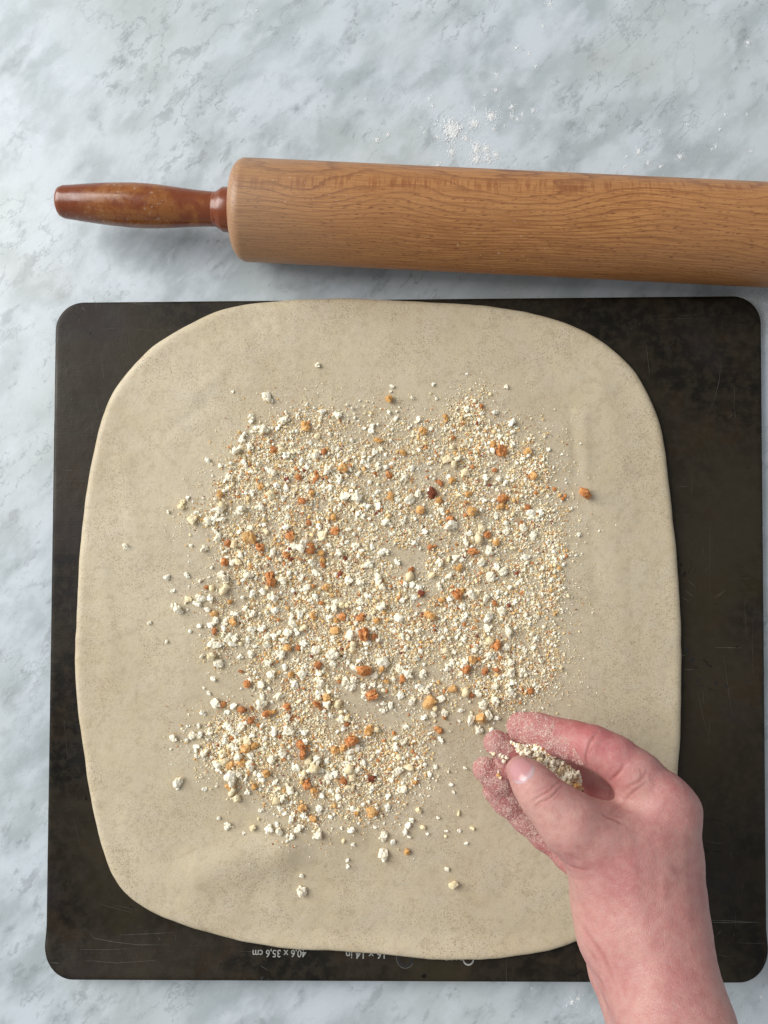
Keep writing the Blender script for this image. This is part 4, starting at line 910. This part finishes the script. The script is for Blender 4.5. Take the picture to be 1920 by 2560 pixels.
# the solitary ones stay individuals as well
lone = [c for c in CR if isol(c) > 42 and c[2] > 8]
IND = lone + [c for c in CR if c not in lone][:300 - len(lone)]
REST = [c for c in CR if c not in IND]
cnames = {'w': 'white', 'c': 'cream', 'o': 'golden', 't': 'toasted brown', 'b': 'dark red'}
def region(x, y):
    v = 'top' if y < 1240 else ('upper' if y < 1440 else ('middle' if y < 1660 else ('lower' if y < 1880 else 'bottom')))
    h = 'far left' if x < 620 else ('left' if x < 780 else ('centre' if x < 940 else ('right' if x < 1110 else 'far right'))); return v, h
def place(c, rr, name='breadcrumb', zadd=0.0, individual=True):
    px, py, s, k = c
    p = U(px, py, .0125); z = dz(p.x, p.y); p = U(px, py, z + s * .25 / 4450); m = LIB[k][rr.integers(len(LIB[k]))]
    sw = s / 4480 * 1.42; asp = rr.uniform(.8, 1.1)
    o = bpy.data.objects.new(name, m); COL.objects.link(o)
    o.rotation_euler = (rr.uniform(-.5, .5), rr.uniform(-.5, .5), rr.uniform(0, 6.28)); o.scale = (sw * rr.uniform(.92, 1.15), sw * asp, sw * rr.uniform(.75, 1.0))
    o.location = (p.x, p.y, z - s * .06 / 4450 + zadd); return o
rr = np.random.default_rng(3); by = {}
for c in IND:
    o = place(c, rr); v, h = region(c[0], c[1]); by.setdefault((c[3], v, h), []).append((c, o))
lones = set(id(c) for c in lone)
def near_col(c):
    best = None
    for d in CR:
        if d is c or d[3] == c[3] or d[3] == 'w': continue
        q = math.hypot(d[0] - c[0], d[1] - c[1])
        if q < 38 and (best is None or q < best[0]): best = (q, d)
    if not best: return None
    d = best[1]; dx, dy = d[0] - c[0], d[1] - c[1]
    return ('left of' if dx > 0 else 'right of') if abs(dx) > abs(dy) else ('beyond' if dy > 0 else 'in front of'), {'c': 'cream', 'o': 'golden', 't': 'toasted', 'b': 'dark red'}[d[3]]
for (k, v, h), L in by.items():
    base = cnames[k]; where = '%s %s of the patch' % (v, h)
    for c, o in L:
        o['category'] = 'breadcrumb'; o['group'] = 'larger breadcrumbs scattered on the dough'
        if id(c) in lones: o['lone'] = 'left' if c[0] < 560 else ('right' if c[0] > 1330 else ('far' if c[1] < 1010 else ('near' if c[1] > 2090 else 'outer')))
    rest = sorted([q for q in L if 'lone' not in q[1]], key=lambda q: -q[0][2]); lab = {}
    if len(rest) == 1: rest[0][1]['label'] = 'only large %s crumb in the %s' % (base, where); continue
    if not rest: continue
    todo = list(range(len(rest)))
    for i in todo:
        c = rest[i][0]; nc = near_col(c); sz = 'very large' if c[2] > 21 else ('large' if c[2] > 17.5 else 'mid-sized')
        lab[i] = '%s %s crumb%s, %s' % (sz, base, ' %s a %s one' % nc if nc else ' among fine crumbs', where)
    for key, nm in ((lambda i: rest[i][0][0], 'leftmost'), (lambda i: -rest[i][0][0], 'rightmost'), (lambda i: rest[i][0][1], 'farthest'), (lambda i: -rest[i][0][1], 'nearest')):
        i = min(todo, key=key)
        if list(lab.values()).count(lab[i]) > 1: lab[i] = '%s %s crumb in the %s' % (nm, base, where)
    for i in todo:      # what is still shared is told apart by the order from left to right where only a few share it
        same = [q for q in todo if lab[q] == lab[i]]
        if 1 < len(same) <= 3:
            same.sort(key=lambda q: rest[q][0][0]); l0 = lab[i]
            for q, nm in zip(same, ('leftmost', 'rightmost') if len(same) == 2 else ('leftmost', 'middle', 'rightmost')): lab[q] = nm + ' ' + l0
    for i in todo: rest[i][1]['label'] = lab[i]
# solitary crumbs: told apart by size and by the edge of dough they lie nearest to
LN = sorted([(c, o) for L in by.values() for c, o in L if 'lone' in o], key=lambda q: (q[1]['lone'], q[0][1]))
ORD = ['farthest', 'second farthest', 'third farthest', 'fourth farthest', 'fifth farthest', 'sixth farthest', 'seventh farthest', 'eighth farthest', 'ninth farthest', 'tenth farthest', 'eleventh farthest', 'twelfth farthest', 'thirteenth farthest', 'fourteenth farthest']
SIDE = {'left': 'left of the crumb patch', 'right': 'right of the crumb patch', 'far': 'beyond the crumb patch towards the rolling pin', 'near': 'in front of the crumb patch', 'outer': 'in a gap of the crumb patch'}
cnt = {}
for c, o in LN:
    k = (o['lone'], c[3]); i = cnt.get(k, 0); cnt[k] = i + 1; d = o['lone']; del o['lone']
    o['label'] = '%s of the solitary %s crumbs %s' % (ORD[min(i, 13)], cnames[c[3]], SIDE[d])
for k, n in cnt.items():
    if n == 1:
        for c, o in LN:
            if c[3] == k[1] and SIDE[k[0]] in o['label'] and o['label'].startswith('farthest'): o['label'] = 'solitary %s crumb %s' % (cnames[k[1]], SIDE[k[0]])

# ---- all finer crumbs: one mass
PATCH = [(600,880),(680,868),(760,888),(830,872),(880,900),(960,885),(1000,840),(1040,835),(1062,900),(1130,925),(1190,955),(1212,1010),(1220,1080),(1238,1150),(1240,1220),(1232,1300),(1215,1370),(1225,1440),(1205,1490),(1170,1525),(1110,1550),(1060,1550),
         (1010,1545),(960,1560),(950,1600),(955,1670),(925,1705),(900,1720),(870,1760),(820,1785),(740,1790),(680,1810),(620,1790),(570,1740),(500,1705),(430,1650),(408,1590),(440,1545),(500,1530),(520,1500),(470,1460),(440,1400),(452,1330),(430,1290),(470,1255),(455,1200),(430,1150),(410,1110),(450,1080),(470,1010),(500,970),(545,930)]
PA = np.array(PATCH, float) * DK
def inpoly(x, y, P):
    r = np.zeros(len(x), bool); n = len(P); j = n - 1
    for i in range(n):
        c = ((P[i, 1] > y) != (P[j, 1] > y)) & (x < (P[j, 0] - P[i, 0]) * (y - P[i, 1]) / (P[j, 1] - P[i, 1] + 1e-9) + P[i, 0]); r ^= c; j = i
    return r
def poly_d(x, y, P):
    d = np.full(len(x), 1e9); n = len(P)
    for i in range(n):
        a, b = P[i], P[(i + 1) % n]; l = b - a; t = np.clip(((x - a[0]) * l[0] + (y - a[1]) * l[1]) / (l @ l), 0, 1)
        d = np.minimum(d, np.hypot(x - a[0] - t * l[0], y - a[1] - t * l[1]))
    return d
HOLES = [(880,1090,50,.75),(950,1075,40,.5),(1010,1400,44,.75),(1040,1420,40,.7),(1040,1500,40,.55),(930,1760,60,.85),(1000,1785,60,.85),(880,1740,40,.7),(1070,1800,60,.6),(600,1650,44,.85),(560,1700,50,.8),(620,1750,45,.75),(680,1760,40,.4),(600,1500,36,.8),(560,1420,22,.8),
         (570,1290,20,.5),(520,1500,40,.8),(1150,1180,30,.6),(1060,1170,22,.5),(1170,1750,60,.6),(830,1800,40,.5),(700,1960,30,.3),(560,1990,50,.6),(760,2000,30,.6),(900,1990,40,.45),(820,2050,60,.6),(960,2000,60,.5),(1210,1760,40,.3),(1080,1680,40,.45),(1050,1720,44,.55),
         (600,1600,36,.6),(860,1540,1,0),(1100,1640,26,.4),(520,1780,24,.4),(480,1790,30,.6),(1230,1340,20,.3)]
CLUS = [(1180,1010,42,1.4),(640,1160,60,.6),(800,1150,60,.4),(1240,1140,80,.8),(1340,1180,60,.7),(1370,1330,60,.5),(620,1840,60,1.8),(590,1880,60,1.6),(640,1900,40,1.2),(860,1880,70,.9),(920,1620,90,1.0),(1260,1680,80,.7),(760,1300,120,.5),(1000,1560,50,.3),(870,1960,50,.4),(1250,1740,30,1.0),(1260,1300,80,.5),(640,1230,60,.5),(760,1440,60,.4),(900,1350,100,.4)]
def dens(x, y):
    ins = inpoly(x, y, PA); d = poly_d(x, y, PA)
    f = np.where(ins, ss(d, -6, 46) * .92 + .08, .16 * np.exp(-(d / 30.0) ** 1.3))
    for (a, b, r, s) in HOLES: f = f * (1 - s * np.exp(-((x - a) ** 2 + (y - b) ** 2) / r ** 2))
    g = np.zeros_like(x)
    for (a, b, r, s) in CLUS: g += s * np.exp(-((x - a) ** 2 + (y - b) ** 2) / r ** 2)
    f = f * (1 + .8 * g) + np.where(ins, 0, g * .10)
    n = fbm(x, y, 1 / 42, 51, 3); f = f * (.40 + 1.08 * ss(n, .32, .62))
    return f / 2.0
fr_ = np.random.default_rng(77)
def scatter(n, smin_, smax_, pw, hardness=1.0):
    out = []; 
    while sum(len(o) for o in out) < n:
        x = fr_.uniform(400, 1520, n * 3); y = fr_.uniform(930, 2150, n * 3); k = fr_.random(n * 3) < dens(x, y) ** hardness
        out.append(np.stack([x[k], y[k]], 1))
    P = np.concatenate(out)[:n]; s = smin_ + (smax_ - smin_) * fr_.random(n) ** pw
    return np.c_[P, s]
TINTS = np.array([[.97,.94,.80],[.95,.88,.66],[.92,.79,.50],[.86,.66,.34],[.80,.50,.19],[.60,.24,.07],[.24,.06,.03],[.88,.76,.52]])
TP = np.array([.23,.19,.17,.13,.085,.055,.025,.115])
def fine_mass(P, name, mat, tints, tp, zf, flat=(.30, .62), sub=None, el=1.0):
    """P: px, py, size px -> one mesh of jittered grains"""
    n = len(P); b, fc = sub if sub else (np.array([(1,0,-.35),(-.5,.87,-.3),(-.5,-.87,-.35),(.1,.1,.8),(-.6,0,.35),(.5,-.4,.3)], float), np.array([(0,1,3),(1,4,3),(4,2,3),(2,5,3),(5,0,3),(0,2,1),(1,2,4),(0,5,2)]))
    m = len(b); V = np.tile(b[None], (n, 1, 1)) * (1 + fr_.normal(0, .22, (n, m, 3)))
    a = fr_.uniform(0, 6.283, n); ca, sa = np.cos(a), np.sin(a); e = fr_.uniform(.6, 1.0, n) / el
    x = V[:, :, 0]; y = V[:, :, 1] * e[:, None]; z = V[:, :, 2] * fr_.uniform(flat[0], flat[1], n)[:, None]
    th = fr_.uniform(-.45, .45, n); x, z = x * np.cos(th)[:, None] - z * np.sin(th)[:, None], x * np.sin(th)[:, None] + z * np.cos(th)[:, None]
    X_ = x * ca[:, None] - y * sa[:, None]; Y_ = x * sa[:, None] + y * ca[:, None]
    s = P[:, 2] * .5 / 4470
    base = zf(P) if zf is on_dough or zf is on_marble else np.array([zf(q[0], q[1], q[2]) or (0.2, -.28, -.05) for q in P])
    V = np.stack([X_ * s[:, None] + base[:, 0:1], Y_ * s[:, None] + base[:, 1:2], z * s[:, None] + base[:, 2:3]], -1).reshape(-1, 3)
    F = (fc[None] + (np.arange(n) * m)[:, None, None]).reshape(-1, 3)
    me = fast_mesh(name, V, F, mat, False)
    ti = fr_.choice(len(tints), n, p=tp / tp.sum()); t = tints[ti] * fr_.uniform(.85, 1.08, (n, 1)); attr_c(me, 'tint', np.repeat(np.clip(t, 0, .97), m, 0))
    o = bpy.data.objects.new(name, me); COL.objects.link(o); return o
MCn = np.array(MC); CLn = np.array(CAM_LOC)
def U_arr(px, py, z):
    d = np.stack([(px - 960) / FPX, (1280 - py) / FPX, -np.ones_like(px)], 1) @ MCn.T
    return CLn + d * ((z - CLn[2]) / d[:, 2])[:, None]
def on_dough(P):
    q = U_arr(P[:, 0], P[:, 1], .0122); q[:, 2] = dough_top(q[:, 0], q[:, 1]) + DT + P[:, 2] * .16 / 4470 + STK[0] * fr_.random(len(P)) ** 2; return q
def on_marble(P):
    q = U_arr(P[:, 0], P[:, 1], .0); q[:, 2] = P[:, 2] * .12 / 4390; return q
# join the mid sized remaining crumbs and thousands of grains
STK = [.0006]
mass = []
P1 = scatter(62000, 2.1, 5.6, 1.2); mass.append(fine_mass(P1, 'a', M['fine'], TINTS, TP, on_dough))
STK[0] = .0012
P2 = scatter(22000, 4.6, 9.6, 1.7, 1.15); mass.append(fine_mass(P2, 'b', M['fine'], TINTS, TP * np.array([1.3, 1.2, 1, 1.0, 1.4, 1.5, .8, .8]), on_dough))
STK[0] = .0012
P3 = scatter(1500, 8, 12.5, 1.5, 1.3); mass.append(fine_mass(P3, 'c', M['fine'], TINTS, np.array([.50, .20, .08, .05, .09, .09, .01, .0]), on_dough, (.6, 1.1), I1))
STK[0] = 0
P4 = np.array([(fr_.uniform(420, 1560), fr_.uniform(940, 2230), fr_.uniform(2, 5)) for _ in range(1500)])
w4 = np.array([.9 * math.exp(-float(d) / 70) for d in poly_d(P4[:, 0], P4[:, 1], PA)]); P4 = P4[(fr_.random(1500) < w4) & ~inpoly(P4[:, 0], P4[:, 1], PA)]
mass.append(fine_mass(P4, 'd', M['fine'], TINTS, np.array([.7, .15, .1, .02, .02, .01, 0, 0]), on_dough))
big = []
for c in REST:
    o = place(c, rr, 'tmp'); o.data = o.data.copy(); 
    m4 = Matrix.LocRotScale(o.location, o.rotation_euler, o.scale); o.data.transform(m4); o.matrix_world = Matrix.Identity(4); o.location = (0, 0, 0); o.rotation_euler = (0, 0, 0); o.scale = (1, 1, 1)
    t = {'w': TINTS[0], 'c': TINTS[2], 'o': np.array([.62, .34, .11]), 't': np.array([.46, .18, .06]), 'b': TINTS[6]}[c[3]]
    attr_c(o.data, 'tint', np.tile(t, (len(o.data.vertices), 1))); o.data.materials[0] = M['fine']; big.append(o)
def join(objs, name):
    Vs = []; Fs = []; Ts = []; b = 0
    for o in objs:
        d = o.data; n = len(d.vertices); v = np.empty(n * 3, np.float32); d.vertices.foreach_get('co', v)
        f = np.empty(len(d.loops), np.int32); d.loops.foreach_get('vertex_index', f); t = np.empty(n * 4, np.float32); d.attributes['tint'].data.foreach_get('color', t)
        Vs.append(v.reshape(-1, 3)); Fs.append(f.reshape(-1, 3) + b); Ts.append(t.reshape(-1, 4)[:, :3]); b += n
        bpy.data.objects.remove(o); bpy.data.meshes.remove(d)
    me = fast_mesh(name, np.concatenate(Vs), np.concatenate(Fs), M['fine'], False); attr_c(me, 'tint', np.concatenate(Ts))
    o = bpy.data.objects.new(name, me); COL.objects.link(o); return o
fm_ = join(mass + big, 'fine_breadcrumbs')
tag(fm_, 'fine cream and toasted breadcrumbs strewn over the middle of the dough', 'breadcrumbs', kind='stuff')

# ---- crumbs held between thumb and fingers
HELD = [hc(x, y) + (s, k) for x, y, s, k in [(330,270,26,'w'),(352,300,32,'w'),(380,305,36,'w'),(410,310,42,'w'),(440,300,48,'w'),(462,322,50,'w'),(455,345,38,'w'),(490,300,26,'t'),(505,345,42,'w'),(530,350,46,'w'),(515,375,40,'w'),(545,385,44,'w'),(560,405,40,'w'),(590,400,34,'w'),(585,425,44,'w'),
        (610,440,40,'c'),(640,450,50,'w'),(620,465,40,'w'),(660,470,40,'w'),(690,455,34,'w'),(705,480,34,'w'),(640,500,40,'c'),(690,520,46,'o'),(705,545,38,'o'),(690,560,34,'t'),(715,575,28,'c'),(665,495,34,'w'),(285,370,30,'w'),(278,355,22,'w'),(300,350,24,'w'),(230,345,34,'c'),(250,350,24,'w'),(205,335,22,'w'),
        (245,455,20,'o'),(255,475,22,'c'),(240,440,14,'w'),(575,380,28,'w'),(480,370,30,'c'),(600,480,34,'w'),(625,395,24,'w'),(800,655,22,'c'),(820,650,16,'w'),(345,318,22,'w'),(370,335,24,'w'),(400,335,28,'c'),(425,345,30,'w'),(555,430,30,'w')]]
hz = np.random.default_rng(9); hl = []
for (px, py, s, k) in HELD:
    s = s * .434
    h = cast(px, py)
    if h[0] is None or (px > 1270 and h[0].z > .083): continue
    z = h[0].z; inpile = 1290 < px < 1475 and py > 1850
    if inpile: z = max(z, .0725 - .004 * (px - 1290) / 185)
    p = U(px, py, z + .001); m = LIB[k][hz.integers(len(LIB[k]))]; sw = s * depth(p) / FPX * 1.2
    o = bpy.data.objects.new('held_breadcrumb', m); COL.objects.link(o); o.location = p - Vector((0, 0, sw * .3)); o.rotation_euler = tuple(hz.uniform(0, 6, 3)); o.scale = (sw,) * 3; hl.append((o, px, py, k, s, inpile))
OW = 'first second third fourth fifth sixth seventh eighth ninth tenth eleventh twelfth thirteenth fourteenth fifteenth sixteenth seventeenth eighteenth nineteenth twentieth twenty-first twenty-second twenty-third twenty-fourth twenty-fifth twenty-sixth twenty-seventh twenty-eighth twenty-ninth thirtieth'.split()
for ip in (True, False):
    for k in 'wcotb':
        L = sorted([q for q in hl if q[3] == k and bool(q[5]) == ip], key=lambda q: q[1])
        for i, q in enumerate(L):
            o = q[0]; o['category'] = 'breadcrumb'; o['group'] = 'breadcrumbs held in the hand'
            if ip: o['label'] = ('%s %s crumb from the fingertip end of the pinched heap' % (OW[i], cnames[k])) if len(L) > 1 else 'only %s crumb in the pinched heap' % cnames[k]
            else: o['label'] = ('%s %s crumb from the left stuck between the fingertips' % (OW[i], cnames[k])) if len(L) > 1 else 'only %s crumb stuck between the fingertips' % cnames[k]
# filler under the visible lumps plus the dust that sticks to the fingers
HP = np.array([hc(*q) for q in [(320,262),(400,285),(470,280),(520,320),(600,365),(680,425),(720,470),(730,540),(720,600),(660,560),(600,500),(520,440),(440,380),(360,330)]])
x = fr_.uniform(1260, 1480, 9000); y = fr_.uniform(1840, 2010, 9000); k = inpoly(x, y, HP); x, y = x[k], y[k]
def in_pile(px, py, s):
    h = cast(px, py); z0 = h[0].z if h[0] else .06; top = .0722 - .004 * (px - 1290) / 185
    if z0 > top + .003: return None
    z = top - .010 * fr_.random() ** 1.5 if z0 < top else z0 + .0002
    p = U(px, py, z); return tuple(p)
pile = fine_mass(np.c_[x, y, fr_.uniform(3, 9, len(x))], 'p', M['fine'], np.clip(TINTS * np.array([1.03, .98, .98]), 0, .97), np.array([.62, .16, .05, .02, .06, .07, .02, .0]), in_pile, (.6, 1.1))
DZ = [([(275,110),(340,82),(450,90),(570,140),(560,230),(640,240),(700,330),(740,400),(660,385),(540,310),(440,285),(330,262),(280,200)], 2900), ([(160,230),(210,195),(270,195),(320,250),(340,300),(270,370),(190,340),(160,300)], 1200),
      ([(95,380),(130,345),(200,340),(270,380),(280,440),(230,480),(150,500),(100,450)], 1200), ([(160,500),(200,480),(290,480),(330,580),(400,680),(480,760),(540,840),(530,890),(420,830),(330,740),(200,640),(160,570)], 2900)]
dp = []
for poly, n in DZ:
    Q = np.array([hc(*q) for q in poly]); x = fr_.uniform(Q[:, 0].min(), Q[:, 0].max(), n * 4); y = fr_.uniform(Q[:, 1].min(), Q[:, 1].max(), n * 4)
    k = inpoly(x, y, Q) & (fr_.random(n * 4) < .25 + 1.1 * ss(fbm(x, y, 1 / 14, 61, 3), .42, .66)); x, y = x[k][:n], y[k][:n]
    dp.append(np.c_[x, y, 1.3 + 2.6 * fr_.random(len(x)) ** 2.4])
def on_skin(px, py, s):
    h = cast(px, py)
    if h[0] is None: return (px * 0 + 0.2, -.28, .16)
    if h[0].z > .083 and px < 1420: return (0.2, -.28, .06)
    p = h[0] + h[1] * (s * .12 / 4470); return tuple(p)
DTN = np.array([[.76,.56,.49],[.72,.48,.43],[.82,.70,.60],[.66,.38,.34],[.60,.35,.16]])
dust = fine_mass(np.concatenate(dp), 'q', M['fine'], DTN, np.array([.3, .35, .15, .17, .03]), on_skin, (.3, .7))
hd = join([pile, dust], 'crumb_dust')
tag(hd, 'fine crumb dust clinging to the fingertips and filling the pinch of the hand', 'crumb dust', kind='stuff')

# ------------------------------------------------------------------ flour on the worktop
FL = [(1130,325,16,.9),(1185,310,9,.8),(1228,290,9,.9),(1166,346,7,.5),(1093,344,5,.5),(1130,380,8,.7),(1192,370,10,.8),(1215,372,8,.7),(1240,388,7,.6),(1190,398,10,.6),(1220,398,8,.5),(1333,277,5,.6),(1280,268,6,.6),(1306,286,4,.5),(1280,290,4,.5),(1294,299,4,.5),(1235,322,4,.5),(1262,316,3,.4),(1187,270,5,.5),
      (1075,247,4,.5),(1082,267,4,.4),(1241,186,5,.5),(1240,226,5,.5),(1213,239,3,.4),(1292,120,4,.5),(1323,134,4,.5),(1339,167,4,.5),(1374,10,7,.25),(1358,65,4,.4),(1870,106,6,.3),(1721,311,3,.4),(1650,328,3,.3),(1597,379,6,.5),(1568,391,3,.4),(1790,367,4,.4),(1779,373,3,.4),(1812,286,3,.4),(1868,286,3,.4),(970,337,5,.5),(1057,321,3,.3),(1061,331,3,.3),
      (942,350,5,.9),(914,248,3,.4),(457,188,3,.4),(642,25,3,.4),(1800,323,3,.3),(1877,378,3,.3),(1700,392,6,.4),(1560,418,3,.5),(1620,408,4,.5),(1652,417,4,.6),(1657,445,3,.5),(1450,1,2,.2),(1330,2470,3,.3),(1430,2505,9,.15),(1445,2498,5,.4),(1905,2492,4,.3),(1290,412,3,.3),(1095,412,6,.4),(1335,433,4,.6),(1343,432,3,.5)]
P = []
for (a, b, r, s) in FL:
    n = int(8 + r * r * s * 6)
    for _ in range(n):
        q = abs(fr_.normal(0, .55)) ** 1.2 * r * 1.6; t = fr_.uniform(0, 6.28); P.append((a + q * math.cos(t), b + q * math.sin(t) * 1.1, fr_.uniform(1.5, 2.8 + r * .2)))
for (a, b, sx, sy, n, s0, s1) in ((1180,350,75,60,700,1.2,3.6),(1300,340,110,70,200,1.0,2.6),(1000,370,90,50,170,1.0,2.4),(1480,400,160,50,160,1,2.2),(1200,200,120,120,90,1,2.4),(1865,740,38,18,330,1.2,4.0),(1912,800,9,60,260,1.2,4.4),(1905,880,10,50,90,1,3.0),(1860,330,80,60,60,1,2.2),(900,380,80,40,140,.9,2.0),(1100,380,40,30,200,1.2,3.4),(1880,755,30,22,160,1.2,4.2)):
    for _ in range(int(n * 1.7)): P.append((a + fr_.normal(0, sx), b + fr_.normal(0, sy), s0 * .8 + (s1 * .85 - s0 * .8) * fr_.random() ** 3))
P = np.array(P)
fl = fine_mass(P, 'spilled_flour', M['flour'], np.array([[.84,.86,.86],[.78,.80,.80]]), np.array([.7, .3]), on_marble, (.3, .8))
tag(fl, 'white flour flecks and clumps spilled on the marble around the rolling pin', 'flour', kind='stuff')
